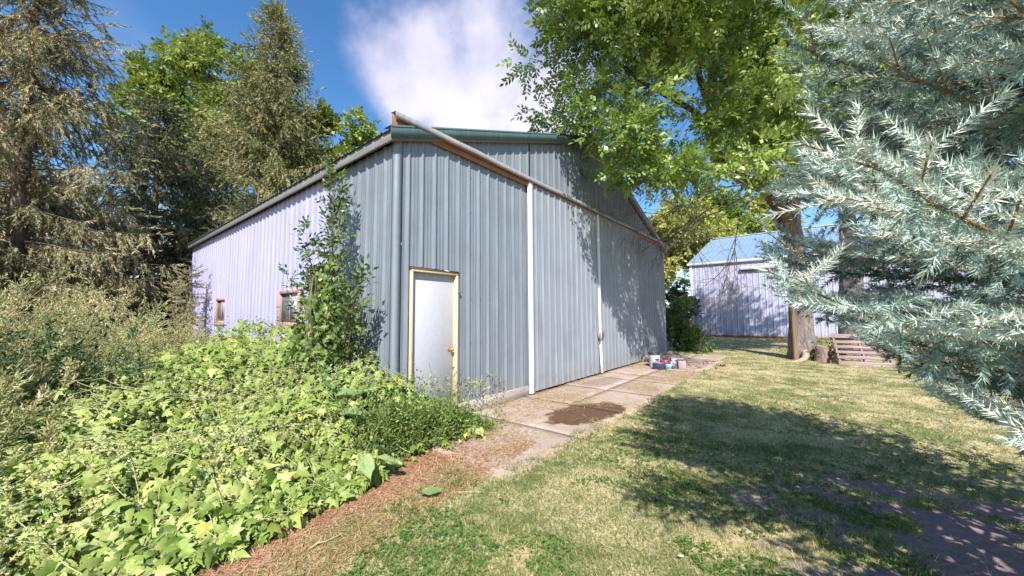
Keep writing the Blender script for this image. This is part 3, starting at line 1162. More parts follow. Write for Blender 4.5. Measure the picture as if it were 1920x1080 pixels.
for (bx__, by__, H__, R__, sd__, lb__) in [(-22.5, 15.5, 9.5, 4.6, 61, 'far dark spruce seen between the branches of the left-edge spruce'),
                                        (-17.8, 23.0, 8.5, 5.0, 62, 'far dark spruce filling the gap below the bright poplar'),
                                        (-11.5, 22.5, 8.0, 4.6, 63, 'far dark spruce just above the barn eave below the maple'),
                                        (-19.0, 11.0, 9.0, 4.2, 64, 'dark spruce standing behind the left-edge spruce at the picture border')]:
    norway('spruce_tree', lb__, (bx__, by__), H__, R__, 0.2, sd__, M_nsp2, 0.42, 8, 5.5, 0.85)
norway('young_spruce', 'small yellow-green spruce seedling in front of the dark spruces', (-9.0, 10.2), 2.9, 0.75, 0.2, 16, M_nsp3, 0.20, 6, 9, 0.20, droop=0.2)


# ---- broadleaf trees
def broadleaf(name, label, base, trunk_top, r0, blobs, nsprig, sprig, size, mat, barkmat, seed, limbs=10, group=None, cat='tree',
              hollow=0.55, gap=0.0, droop=0.3, trunk_wob=0.15, extra_lines=None, twigs=1):
    """blobs: list of (cx,cy,cz, rx,ry,rz) world; base world xy"""
    r = np.random.default_rng(seed)
    random.seed(seed)
    tr = thing(name, label, cat, (base[0], base[1], 0), group=group)
    bx, by = base[0], base[1]
    tt_ = (trunk_top[0] - bx, trunk_top[1] - by, trunk_top[2])
    _, TP = make_trunk((0, 0, -0.15), tt_, r0, r0 * 0.45, barkmat, tr, trunk_wob)
    vol = np.array([b[3] * b[4] * b[5] for b in blobs])
    cnt = np.maximum(3, (vol / vol.sum() * nsprig / 60)).astype(int)
    centers, rad_ = [], []
    for b, n_ in zip(blobs, cnt):
        u = rdir(n_, r) * (hollow + (1 - hollow) * r.random(n_)[:, None]) ** 0.7
        centers.append(np.array(b[:3]) + u * np.array(b[3:]))
        rad_.append(np.full(n_, 0.30 * min(b[3:]) ** 0.6 + 0.15))
    centers = np.concatenate(centers)
    rad_ = np.concatenate(rad_) * r.uniform(0.7, 1.4, len(centers))
    centers[:, 0] -= bx
    centers[:, 1] -= by
    per = max(8, nsprig // len(centers))
    pos, val, dd = [], [], []
    lines = []
    for c_, q in zip(centers, rad_):
        n_ = int(per * r.uniform(0.6, 1.4))
        u = rdir(n_, r) * (r.random(n_) ** 0.45)[:, None] * q * np.array([1.25, 1.25, 0.85])
        pos.append(c_ + u)
        dd.append(u / max(q, 0.01) + r.normal(size=(n_, 3)) * 0.5 + np.array([0, 0, -droop]))
        val.append(np.clip(r.normal(0.5, 0.16) + r.normal(size=n_) * 0.16, 0, 1))
        if r.random() < 0.5 * twigs:
            j = int(np.argmin(np.linalg.norm(TP - c_, axis=1) + 0.4 * np.abs(TP[:, 2] - c_[2] + 1.5)))
            a0 = TP[j]
            mid = (a0 + c_) / 2 + np.array([0, 0, 0.25]) + r.normal(size=3) * 0.15
            s = np.linspace(0, 1, 7)[:, None]
            P = (1 - s) ** 2 * a0 + 2 * s * (1 - s) * mid + s ** 2 * c_
            Lh = np.linalg.norm(c_ - a0)
            lines.append((P, np.linspace(0.012 * Lh + 0.01, 0.006, 7)))
    if extra_lines:
        for P, rr in extra_lines:
            P = np.array(P, float)
            P[:, 0] -= bx
            P[:, 1] -= by
            lines.append((P, np.array(rr)))
    pos = np.concatenate(pos); val = np.concatenate(val); dd = np.concatenate(dd)
    R3 = frames(dd, roll=r.normal(size=len(pos)) * 0.7)
    parts = []
    w_ = r.integers(0, len(sprig), len(pos))
    for k in range(len(sprig)):
        q = w_ == k
        parts.append(scatter(sprig[k][0], sprig[k][1], pos[q], R3[q], size * r.uniform(0.7, 1.25, q.sum()), val[q]))
    Vv, Ff, Av = merge(parts)
    link('leaves', mesh_np('leaves', Vv, Ff, Av), mat, tr, kind='stuff')
    if lines:
        Vt, Ft = tubes(lines, 5)
        link('limbs', mesh_np('limbs', Vt, Ft, smooth=True), barkmat, tr, kind='stuff')
    return tr


SPR_ASH = [tmpl_sprig(7, 0.44, 0.50, r=np.random.default_rng(s_)) for s_ in (1, 2, 3)]
SPR_BG = [tmpl_sprig(7, 0.55, 0.62, r=np.random.default_rng(s_)) for s_ in (4, 5, 6)]
M_ash = leaf_mat('ash_leaves', [(0.0, (0.07, 0.13, 0.025)), (0.5, (0.22, 0.335, 0.065)), (1.0, (0.48, 0.56, 0.19))], 0.33, 0.36, spec=0.5)
M_bgl = leaf_mat('bright_tree_leaves', [(0.0, (0.09, 0.15, 0.022)), (0.5, (0.20, 0.28, 0.05)), (1.0, (0.36, 0.40, 0.11))], 0.30, 0.5)
M_bgy = leaf_mat('yellowish_tree_leaves', [(0.0, (0.16, 0.20, 0.035)), (0.5, (0.33, 0.37, 0.08)), (1.0, (0.58, 0.53, 0.14))], 0.30, 0.5)

# big ash with its crown hanging over the lawn
ash_blobs = [
    (1.65, 7.6, 7.9, 1.1, 1.2, 1.6), (1.6, 8.6, 5.9, 1.1, 1.1, 0.85), (2.6, 8.0, 6.6, 1.5, 1.4, 1.3), (3.0, 8.3, 9.0, 1.9, 1.9, 1.8),
    (3.2, 7.4, 5.0, 1.3, 1.2, 0.8), (4.6, 7.8, 7.3, 1.6, 1.4, 1.3), (4.6, 8.0, 5.2, 1.3, 1.2, 0.8), (5.2, 8.6, 10.0, 2.4, 2.2, 2.0),
    (6.4, 8.6, 8.2, 1.6, 1.6, 1.6), (6.3, 9.0, 5.9, 1.3, 1.2, 0.9), (7.9, 9.5, 7.0, 1.5, 1.5, 1.6), (7.7, 10.2, 5.5, 0.9, 0.9, 0.7),
    (8.0, 9.5, 10.4, 2.4, 2.2, 2.0), (9.3, 11.5, 8.6, 1.8, 1.8, 2.0), (2.2, 6.4, 8.8, 1.5, 1.2, 1.5), (4.2, 6.2, 9.3, 1.7, 1.2, 1.4),
    (2.2, 7.6, 4.9, 1.0, 0.9, 0.6), (3.4, 7.4, 4.6, 1.1, 0.9, 0.55), (1.2, 8.2, 7.0, 0.8, 0.9, 0.9),
    (6.5, 9.0, 13.2, 2.8, 2.4, 1.6), (10.5, 11.5, 12.2, 2.6, 2.6, 2.0), (8.5, 10.5, 14.5, 2.5, 2.2, 1.6), (9.8, 8.6, 8.6, 1.8, 1.5, 1.5), (11.4, 9.6, 7.6, 1.5, 1.4, 1.3)]
ash_limbs = [
    ([(9.35, 11.9, 3.5), (8.7, 11.5, 4.75), (7.8, 11.0, 5.35), (6.84, 10.6, 5.5), (5.95, 10.2, 5.9), (5.62, 9.9, 6.6), (5.6, 9.8, 7.3), (5.7, 9.6, 8.8)], [0.27, 0.22, 0.19, 0.18, 0.17, 0.16, 0.14, 0.08]),
    ([(5.6, 9.8, 7.2), (5.2, 9.6, 8.0), (4.9, 9.2, 9.4)], [0.11, 0.09, 0.05]),
    ([(5.6, 9.8, 7.2), (6.1, 9.6, 8.2), (6.5, 9.5, 9.6)], [0.11, 0.09, 0.05]),
    ([(6.9, 10.6, 5.45), (6.5, 10.0, 5.0), (6.2, 9.5, 4.95)], [0.06, 0.045, 0.03]),
    ([(6.4, 10.4, 5.6), (5.6, 9.9, 5.5), (4.6, 8.9, 5.3), (3.2, 8.1, 5.1), (1.9, 7.9, 5.8)], [0.12, 0.10, 0.075, 0.05, 0.02]),
    ([(5.65, 9.9, 6.5), (4.8, 9.2, 6.8), (3.0, 8.2, 7.0), (1.5, 7.6, 7.8)], [0.10, 0.08, 0.05, 0.02]),
    ([(9.3, 11.9, 4.5), (9.2, 11.5, 6.5), (8.7, 10.6, 8.5), (8.2, 9.8, 10.4)], [0.22, 0.18, 0.12, 0.05])]
ash = broadleaf('ash_tree', 'large leafy ash whose crown hangs over the lawn and the barn front', (9.44, 11.95), (9.3, 11.9, 5.2), 0.38,
                ash_blobs, 29000, SPR_ASH, 0.29, M_ash, M_limb, 21, extra_lines=ash_limbs, twigs=0.0)
for ch in ash.children:
    if ch.name.startswith('trunk'):
        ch.data.materials.clear()
        ch.data.materials.append(M_ashbark)
# dead drooping twigs under the crown
r = np.random.default_rng(5)
lines = []


def grow(p, d, L, rad0, depth):
    n_ = 7
    P = [np.array(p, float)]
    d = np.array(d, float)
    d /= np.linalg.norm(d)
    for k in range(n_ - 1):
        d = d + r.normal(size=3) * 0.13 + np.array([0, 0, -0.05])
        d /= np.linalg.norm(d)
        P.append(P[-1] + d * L / (n_ - 1))
    P = np.array(P)
    lines.append((P, np.linspace(rad0, rad0 * 0.35, n_)))
    if depth > 0:
        for k in range(2, n_):
            for _ in range(2 if depth > 1 else 1):
                if r.random() < 0.85:
                    nd = (P[k] - P[k - 1]) / np.linalg.norm(P[k] - P[k - 1]) + r.normal(size=3) * 0.55
                    grow(P[k], nd, L * r.uniform(0.35, 0.65), rad0 * 0.5, depth - 1)


gx_, gy_ = 9.44, 11.95
for (p, d, L) in [((6.3, 9.5, 4.95), (-1.0, -0.1, -0.16), 2.6), ((6.2, 9.4, 4.8), (-1.0, -0.25, -0.40), 2.3), ((6.0, 9.3, 5.1), (-1, 0, -0.02), 2.3),
                  ((6.6, 9.9, 4.6), (-0.55, 0, -0.75), 2.4), ((6.4, 9.6, 4.7), (-0.9, -0.2, -0.6), 2.2), ((5.2, 9.0, 4.9), (-1, -0.1, -0.3), 2.0)]:
    grow((p[0] - gx_, p[1] - gy_, p[2]), d, L, 0.028, 3 if L > 2.2 else 2)
Vt, Ft = tubes(lines, 3)
link('dead_twigs', mesh_np('dead_twigs', Vt, Ft), M_twig, ash, kind='stuff')

broadleaf('ash_tree', 'thick-trunked ash behind the leaning pallet, half hidden by the blue spruce', (12.0, 12.9), (12.2, 13.1, 6.5), 0.42,
          [(12.2, 13.2, 8.5, 2.8, 2.8, 2.6), (14.5, 13.5, 7.0, 2.0, 2.0, 1.8), (11.0, 12.4, 6.6, 1.4, 1.4, 1.0)], 4200, SPR_ASH, 0.34, M_ash, M_ashbark, 22)
post = thing('lean_post', 'narrow weathered post of split yellowish wood standing against the left ash trunk', 'post', (9.02, 11.72, 0))
post.name = 'wooden_post'
lathe('shaft', [(0.0, 0), (0.075, 0.0), (0.07, 0.8), (0.07, 1.3), (0.06, 1.58), (0.0, 1.6)], wood_mat('yellow_split_wood', (0.07, 0.045, 0.035), (0.36, 0.24, 0.13), 2, 0.5), post, 9)

# trees behind, left
broadleaf('poplar_tree', 'bright green leafy tree behind the olive spruces, top left', (-21.5, 24.3), (-21.0, 24.0, 13), 0.32,
          [(-22.4, 24, 18.4, 2.4, 2, 2.8), (-19.2, 24, 17.0, 2.6, 2, 2.6), (-23.2, 24, 14.4, 2.8, 2.4, 2.6), (-19.0, 24, 13.0, 2.8, 2.4, 2.6), (-17.0, 24.5, 15.6, 1.8, 1.6, 2.0), (-16.0, 24.5, 12.5, 1.8, 1.6, 2.4)],
          6500, SPR_BG, 0.50, M_bgl, M_limb, 31)
broadleaf('maple_tree', 'round green tree showing above the barn eave right of the spruces', (-9.3, 20.5), (-9.4, 20.4, 9), 0.28,
          [(-9.9, 20.3, 11.6, 1.5, 1.5, 1.7), (-8.0, 20.5, 10.0, 1.7, 1.6, 1.3), (-10.2, 20.5, 9.0, 2.0, 1.8, 1.8), (-7.4, 20.5, 7.8, 2.0, 1.8, 1.6)],
          4200, SPR_BG, 0.44, M_bgl, M_limb, 32)
# trees behind, right
specs = [((13.6, 33.0), [(13.4, 33, 8.3, 2.6, 2.2, 2.6), (15.2, 33, 9.0, 2.0, 2.0, 2.2), (12.6, 33, 5.4, 1.9, 1.8, 1.8)], M_bgy, 'nearest yellow-green tree just right of the barn, left of the far shed', 'elm_tree'),
         ((19.0, 37.0), [(18.0, 37, 11.2, 2.6, 2.2, 2.2), (20.0, 37, 9.4, 2.8, 2.4, 2.6), (17.4, 36.5, 8.0, 2.2, 2, 2.4)], M_bgy, 'yellow-green tree behind the ridge end of the far shed', 'elm_tree'),
         ((25.5, 42.0), [(24.6, 42, 13.2, 2.2, 2.2, 3.6), (26.0, 42, 10.6, 3.0, 2.6, 3.0)], M_bgl, 'tall narrow green tree right of the other trees behind the far shed', 'poplar_tree'),
         ((29.5, 43.0), [(29.5, 43, 12.0, 3.4, 2.6, 3.6), (32.0, 43, 10.0, 3.0, 2.6, 3.0)], M_bgy, 'golden tree behind the shed roof seen beside the ash trunk', 'elm_tree'),
         ((17.0, 47.0), [(16.0, 47, 8.0, 5.0, 3, 4.5), (22.5, 47, 8.5, 5.0, 3, 4.5)], M_bgl, 'distant wide green tree closing the gap between barn and shed', 'elm_tree')]
for k, (b, bl, m_, lb, nm) in enumerate(specs):
    broadleaf(nm, lb, b, (b[0], b[1], bl[0][2] - 0.5), 0.20, bl, 2600, SPR_BG, 0.55, m_, M_limb, 40 + k, group='trees behind the far shed')
broadleaf('elder_bush', 'dark green leafy bush against the far right corner of the barn', (6.85, 14.9), (6.85, 14.9, 1.0), 0.05,
          [(6.75, 14.9, 0.9, 0.50, 0.6, 0.9), (7.05, 14.7, 0.45, 0.45, 0.5, 0.45), (6.8, 15.1, 1.8, 0.35, 0.4, 0.6)], 1100, SPR_BG, 0.20,
          leaf_mat('bush_leaves', [(0, (0.04, 0.09, 0.02)), (0.6, (0.13, 0.22, 0.05)), (1, (0.34, 0.42, 0.11))], 0.3, 0.4), M_limb, 51, cat='bush', hollow=0.3)
broadleaf('cedar_bush', 'very dark upright bush beside the left wall of the far shed', (11.2, 23.6), (11.2, 23.6, 2.0), 0.06,
          [(11.0, 23.8, 1.5, 0.9, 0.9, 1.5), (10.9, 23.8, 3.0, 0.6, 0.6, 1.0)], 1500, SPR_BG, 0.22,
          leaf_mat('cedar_leaves', [(0, (0.015, 0.035, 0.015)), (1, (0.05, 0.08, 0.03))], 0.1, 0.5), M_limb, 52, cat='bush', hollow=0.3)

# ------------------------------------------------------------------ blue spruce (near, right)
M_blue = leaf_mat('blue_spruce_needles', [(0.0, (0.075, 0.125, 0.105)), (0.3, (0.20, 0.31, 0.27)), (0.6, (0.44, 0.56, 0.51)), (0.85, (0.64, 0.73, 0.68)), (1.0, (0.76, 0.80, 0.72))], 0.0, 0.6, spec=0.25)  # low end darkened for the shadows inside the tree
r = np.random.default_rng(77)
random.seed(77)
TX, TY = 3.08, 1.45
bs = thing('blue_spruce', 'young blue spruce with silvery needles close to the camera at the right', 'tree', (TX, TY, 0))
make_trunk((0, 0, -0.05), (0.0, 0.0, 4.8), 0.10, 0.02, M_sprucebark, bs, 0.03)
NEAR = [tmpl_shoot(95, 0.19, 0.022, np.random.default_rng(s_), 1.0) for s_ in (1, 2, 3)]
MIDT = [tmpl_shoot(46, 0.20, 0.040, np.random.default_rng(s_), 1.0) for s_ in (4, 5, 6)]
FART = [tmpl_shoot(14, 0.22, 0.30, np.random.default_rng(s_), 1.0) for s_ in (7, 8, 9)]
sp, sdir, slen, sval, tw = [], [], [], [], []


def in_view(p):
    """rough: is a world point where the camera could see it"""
    x_, y_, z_ = p[0] + TX, p[1] + TY, p[2] - 1.5
    return y_ > 0.3 and -0.3 < x_ / y_ < 1.75 and z_ / y_ < 1.1


def edge(el):
    return float(np.interp(el, [-0.31, -0.27, -0.20, -0.14, -0.085, -0.045, 0.0, 0.05, 0.12, 0.24, 0.38, 0.42, 0.50, 0.60, 0.75, 0.95],
                           [1.36, 1.24, 1.12, 1.06, 1.00, 0.91, 0.80, 0.74, 0.71, 0.70, 0.70, 0.78, 0.86, 0.86, 0.80, 0.77]))


def outside(p, tol=0.0):
    x_, y_, z_ = p[0] + TX, p[1] + TY, p[2] - 1.5
    return y_ > 0.2 and x_ / y_ < edge(z_ / y_) + tol


def add_shoot(p, d, L, v):
    if outside(p + d * L, -0.04):
        return
    sp.append(p); sdir.append(d); slen.append(L); sval.append(v)


z = 0.95
bcount = 0
while z < 4.65:
    fz = (z - 0.8) / (4.75 - 0.8)
    Lm = 2.15 * (1 - fz ** 1.35) + 0.12
    nb = 13
    a0 = r.uniform(0, 2 * pi)
    for k in range(nb):
        az = a0 + k * 2 * pi / nb + r.normal() * 0.12
        L = Lm * r.uniform(0.85, 1.08)
        zz = z + r.uniform(-0.06, 0.06)
        e0 = 0.10 + 0.35 * fz + r.normal() * 0.06
        tol_ = r.uniform(0.0, 0.10)
        while True:
            P = branch_curve((0, 0, zz), az, L, e0, 0.16, 9, 0.0, 0.18)
            px_, py_ = P[-1][0] + TX, P[-1][1] + TY
            if L < 0.6 or not (outside(P[-1], tol_) or math.hypot(px_, py_) < 1.05):
                break
            L -= 0.05
        vis = in_view(P[-1]) or in_view(P[5])
        tone0 = np.clip(r.normal(0.56, 0.16), 0.1, 0.9)
        if math.sin(az) < -0.25 and z > 1.75 and not in_view(P[-1]) and r.random() < 0.65:
            continue
        tw.append((P, np.linspace(0.005 + 0.005 * L, 0.0035, 9)))
        # secondary branches: flat fans of stout shoots
        step_ = 0.10 if vis else 0.17
        s = 0.16
        side = 1
        while s < 0.985:
            p_, tg = along(P, np.array([s]))
            p_, tg = p_[0], tg[0] / np.linalg.norm(tg[0])
            lat = np.array([-tg[1], tg[0], 0.0]) * side
            l2 = (0.16 + 0.50 * (1 - s) ** 0.8 * min(1, L / 1.6)) * r.uniform(0.75, 1.15)
            d2 = tg * 0.8 + lat * r.uniform(0.5, 0.8) + np.array([0, 0, r.normal() * 0.16 + 0.02])
            d2 /= np.linalg.norm(d2)
            n2_ = max(1, int(round(l2 / 0.21)))
            q = p_.copy()
            dd_ = d2.copy()
            seg = l2 / n2_
            Q = [q.copy()]
            tn = tone0 + r.normal() * 0.14
            for j in range(n2_):
                dd_ = dd_ + np.array([0, 0, 0.07]) + r.normal(size=3) * 0.05
                dd_ /= np.linalg.norm(dd_)
                last = j == n2_ - 1
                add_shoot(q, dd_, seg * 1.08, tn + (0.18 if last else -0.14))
                l3side = np.cross(dd_, [0, 0, 1.0])
                for sg in (-1, 1):
                    for f_ in (0.35, 0.85):
                        if r.random() < (0.72 if vis else 0.5):
                            d3 = dd_ * 0.85 + l3side * sg * r.uniform(0.55, 0.8) + np.array([0, 0, r.normal() * 0.16 + 0.10])
                            d3 /= np.linalg.norm(d3)
                            add_shoot(q + dd_ * seg * f_, d3, r.uniform(0.14, 0.25), tn + r.normal() * 0.08 + 0.06)
                q = q + dd_ * seg
                Q.append(q.copy())
            if vis:
                Qa = np.array(Q)
                if not outside(Qa[-1], -0.02):
                    tw.append((Qa, np.linspace(0.0045, 0.002, len(Qa))))
            # hanging older twigs fill the inside, also darkened for the shade between boughs
            for _h in range(1 if r.random() < 0.7 else 2):
                d4 = tg * 0.5 + lat * r.uniform(-0.6, 0.6) + np.array([0, 0, -0.8])
                d4 /= np.linalg.norm(d4)
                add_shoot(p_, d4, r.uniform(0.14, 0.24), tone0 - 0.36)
            side = -side
            s += step_ / L * r.uniform(0.7, 1.3)
        tg = P[-1] - P[-2]
        tg = tg / np.linalg.norm(tg) + np.array([0, 0, 0.15])
        tg /= np.linalg.norm(tg)
        add_shoot(P[-1], tg, 0.20, tone0 + 0.15)
        for sg in (-1, 1):
            d3 = tg * 0.8 + np.array([-tg[1], tg[0], 0]) * sg * 0.6
            add_shoot(P[-1], d3, 0.17, tone0 + 0.12)
        for sx in np.arange(0.12, 1.0, 0.06 / L):
            p_, tg = along(P, np.array([sx]))
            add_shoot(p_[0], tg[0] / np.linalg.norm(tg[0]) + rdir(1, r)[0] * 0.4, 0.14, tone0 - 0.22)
    z += 0.285
sp = np.array(sp); sdir = np.array(sdir); slen = np.array(slen); sval = np.clip(np.array(sval), 0, 1)
wx, wy, wz = sp[:, 0] + TX, sp[:, 1] + TY, sp[:, 2] - 1.5
ratio = wx / np.maximum(wy, 0.01)
vis = (wy > 0.25) & (ratio > 0.4) & (ratio < 1.62) & (wz / np.maximum(wy, 0.01) < 1.02)
rdist = np.hypot(sp[:, 0], sp[:, 1])
camd = np.sqrt(wx ** 2 + wy ** 2 + wz ** 2)
outer = rdist > 0.60
near = vis & (camd < 3.0) & outer
mid = vis & ~near
back = ~vis
keep_back = r.random(len(sp)) < 0.5
R3 = frames(sdir, roll=r.uniform(0, 6.28, len(sp)))
parts = []
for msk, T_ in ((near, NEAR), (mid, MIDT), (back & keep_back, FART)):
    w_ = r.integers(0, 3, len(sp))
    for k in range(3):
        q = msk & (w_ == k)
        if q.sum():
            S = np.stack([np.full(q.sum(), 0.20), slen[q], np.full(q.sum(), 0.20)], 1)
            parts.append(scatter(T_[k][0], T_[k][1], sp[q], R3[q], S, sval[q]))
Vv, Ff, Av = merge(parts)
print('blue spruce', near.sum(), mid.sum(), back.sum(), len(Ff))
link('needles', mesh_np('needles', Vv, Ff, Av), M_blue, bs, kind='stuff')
Vt, Ft = tubes(tw, 5)
link('branches', mesh_np('branches', Vt, Ft, smooth=True), M_bluetwig, bs, kind='stuff')

# ------------------------------------------------------------------ lawn grass
r = np.random.default_rng(101)
N = 300000
th = r.uniform(-0.80, 1.02, N)
rr = np.exp(r.uniform(math.log(1.7), math.log(26), N))
x, y = rr * np.sin(th), rr * np.cos(th)
tt, ss = W2B(x, y)
keep = ~((tt > -0.15) & (tt < 12.0) & (ss > -1.84 + 0.34 * (fnoise(x, y, 4, 9) - 0.5)))
keep &= (y > 0.5)
dl = dirt_line(x, y)
keep &= (r.random(N) < np.clip(dl * 3.0 + 0.25, 0.02, 1))
bb_ = bare(x, y)
keep &= (r.random(N) > bb_ * 0.97)
fx, fy = x - 12.05, y - 24.46
keep &= ~((fx * Tv[0] + fy * Tv[1]) > 0)
x, y, rr, bb_ = x[keep], y[keep], rr[keep], bb_[keep]
n = len(x)
pn = fnoise(x, y, 0.9, 41)
pn2 = fnoise(x, y, 3.5, 44)
green = np.clip((pn - 0.40) * 3.0 + (pn2 - 0.5) * 2.2 + 0.42, 0.08, 1)
# greener blades in the spruce's shadow: its green tone put into their colour
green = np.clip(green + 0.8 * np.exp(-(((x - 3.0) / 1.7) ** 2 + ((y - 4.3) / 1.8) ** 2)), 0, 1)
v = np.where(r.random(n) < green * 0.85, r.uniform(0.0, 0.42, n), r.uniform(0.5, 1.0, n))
hgt = r.uniform(0.018, 0.048, n) * (0.85 + 0.8 * pn2) * (1 + np.clip(rr - 8, 0, 10) * 0.03)
az = r.uniform(0, 2 * pi, n)
lean = r.uniform(0.2, 1.35, n)
d = np.stack([np.cos(az) * np.sin(lean), np.sin(az) * np.sin(lean), np.cos(lean)], 1)
wd = np.clip(0.0030 * (rr / 2.6) ** 0.85, 0.0028, 0.018)
S = np.stack([wd, hgt, hgt], 1)
tv = np.array([(-0.5, 0, 0), (0.5, 0, 0), (0.35, 0.55, 0.06), (-0.35, 0.55, 0.06), (0, 1.0, -0.10)], float)
tf = np.array([(0, 1, 2), (0, 2, 3), (3, 2, 4)])
pos = np.stack([x, y, lawn_h(x, y) - 0.003], 1)
R3 = frames(d, roll=r.uniform(0, 6.28, n))
nearb = rr < 5.0
p1 = scatter(tv, tf, pos[nearb], R3[nearb], S[nearb], v[nearb])
tv1 = np.array([(-0.5, 0, 0), (0.5, 0, 0), (0, 1.0, 0)], float)
p2 = scatter(tv1, np.array([(0, 1, 2)]), pos[~nearb], R3[~nearb], S[~nearb], v[~nearb])
Vv, Ff, Av = merge([p1, p2])
print('grass tris', len(Ff))
M_grass = leaf_mat('grass_blades', [(0.0, (0.05, 0.115, 0.018)), (0.25, (0.155, 0.235, 0.038)), (0.45, (0.28, 0.30, 0.08)), (0.7, (0.62, 0.47, 0.19)), (1.0, (0.80, 0.64, 0.35))], 0.25, 0.6)
gr = link('lawn_grass', mesh_np('lawn_grass', Vv, Ff, Av), M_grass, kind='stuff')
tag(gr, 'short mown grass, part green part dried to straw', 'grass')
# clover and broad-leaved weeds in the lawn
n = 19000
th = r.uniform(-0.75, 1.0, n)
rr = np.exp(r.uniform(math.log(1.7), math.log(9), n))
x, y = rr * np.sin(th), rr * np.cos(th)
tt, ss = W2B(x, y)
cl = fnoise(x, y, 1.6, 61)
k_ = (~((tt > -0.2) & (ss > -1.95))) & (dirt_line(x, y) > 0.1) & (cl + 0.14 * np.exp(-(((x - 3.0) / 1.7) ** 2 + ((y - 4.0) / 1.8) ** 2)) > 0.54) & (bare(x, y) < 0.75)
x, y = x[k_], y[k_]
n = len(x)
lv, lf = tmpl_leaf(0.6, 0.08)
parts = []
for j in range(4):
    az = r.uniform(0, 2 * pi, n)
    el = r.uniform(0.05, 0.7, n)
    d = np.stack([np.cos(az) * np.cos(el), np.sin(az) * np.cos(el), np.sin(el)], 1)
    parts.append(scatter(lv, lf, np.stack([x, y, lawn_h(x, y) + r.uniform(0.0, 0.015, n)], 1) + r.normal(size=(n, 3)) * [0.012, 0.012, 0], frames(d), r.uniform(0.014, 0.038, n), r.random(n)))
Vv, Ff, Av = merge(parts)
o = link('clover', mesh_np('clover', Vv, Ff, Av), leaf_mat('clover_leaves', [(0, (0.06, 0.13, 0.025)), (1, (0.17, 0.28, 0.07))], 0.3, 0.5), kind='stuff')
tag(o, 'patches of low clover and broad-leaved weeds in the lawn', 'clover')


# straw and clippings over the apron and along the vine edge
def straw_on(n, fn_pos, name, label, L=(0.03, 0.10), seed=5, mat=None):
    r_ = np.random.default_rng(seed)
    x_, y_, z_ = fn_pos(n, r_)
    n_ = len(x_)
    az_ = r_.uniform(0, 2 * pi, n_)
    el_ = r_.normal(size=n_) * 0.16 + 0.05
    d_ = np.stack([np.cos(az_) * np.cos(el_), np.sin(az_) * np.cos(el_), np.sin(el_)], 1)
    S_ = np.stack([r_.uniform(0.003, 0.007, n_), r_.uniform(*L, n_), np.full(n_, 0.03)], 1)
    tvv = np.array([(-0.5, 0, 0), (0.5, 0, 0), (0.4, 0.5, 0.1), (-0.4, 0.5, 0.1), (0, 1, 0)], float)
    Vq, Fq, Aq = scatter(tvv, tf, np.stack([x_, y_, z_], 1), frames(d_), S_, r_.random(n_))
    o_ = link(name, mesh_np(name, Vq, Fq, Aq), mat or M_straw, kind='stuff')
    tag(o_, label, name.replace('_', ' '))


def pos_apron(n, r_):
    t_ = r_.uniform(-0.1, 9.5, n)
    s_ = -r_.uniform(0.0, 2.0, n)
    X_, Y_, _ = B2W(t_, s_) if False else (CX + t_ * Tv[0] - s_ * Nv[0], CY + t_ * Tv[1] - s_ * Nv[1], 0)
    k__ = (fnoise(X_, Y_, 1.5, 71) + 0.10 * (s_ > -0.4)) > r_.uniform(0.42, 0.68, n)
    return X_[k__], Y_[k__], np.full(k__.sum(), 0.016)


def pos_strip(n, r_):
    u = r_.uniform(-1.0, 3.2, n)
    w__ = r_.uniform(-0.9, 0.75, n)
    X_ = -1.95 + 0.52 * u + 0.854 * w__ * 0.9
    Y_ = 2.0 + 0.854 * u - 0.52 * w__ * 0.9
    t_, s_ = W2B(X_, Y_)
    k__ = ~((t_ > 0) & (s_ > 0))
    return X_[k__], Y_[k__], lawn_h(X_[k__], Y_[k__]) + 0.006


straw_on(30000, pos_apron, 'straw_litter', 'dry straw scattered over the concrete apron', seed=3)
straw_on(17000, pos_strip, 'dry_clippings', 'orange dry grass clippings along the edge of the vines', (0.03, 0.13), seed=4,
         mat=leaf_mat('reddish_clippings', [(0.0, (0.27, 0.11, 0.06)), (0.5, (0.50, 0.27, 0.15)), (1.0, (0.64, 0.43, 0.26))], 0.1, 0.7))


# ------------------------------------------------------------------ vine thicket (left)
def vd(x, y):
    """distance into the thicket from its edge"""
    P0 = np.array([-1.95, 2.0])
    n_ = np.array([-0.854, 0.52])
    a_ = (x - P0[0]) * n_[0] + (y - P0[1]) * n_[1]
    return a_ - (-0.0) - 0.02 + (fnoise(x, y, 1.2, 81) - 0.5) * 0.5 + 0.0


def sst(a_):
    a_ = np.clip(a_, 0, 1)
    return a_ * a_ * (3 - 2 * a_)


def vine_top(x, y):
    d_ = vd(x, y)
    t_, s_ = W2B(x, y)
    lump = (fnoise(x, y, 1.6, 83) - 0.5) * 0.45
    h = 0.10 + 0.42 * sst(d_ / 0.8) + 0.40 * sst((d_ - 1.2) / 2.2) + lump * sst(d_ / 0.6)
    wall = np.exp(-(t_ / 0.9) ** 2) * sst((s_ + 0.7) / 1.2) * 0.50
    return np.maximum(h + wall, 0.02)


def in_thicket(x, y):
    t_, s_ = W2B(x, y)
    return (vd(x, y) > 0) & ~((t_ > -0.06) & (s_ > -0.05))


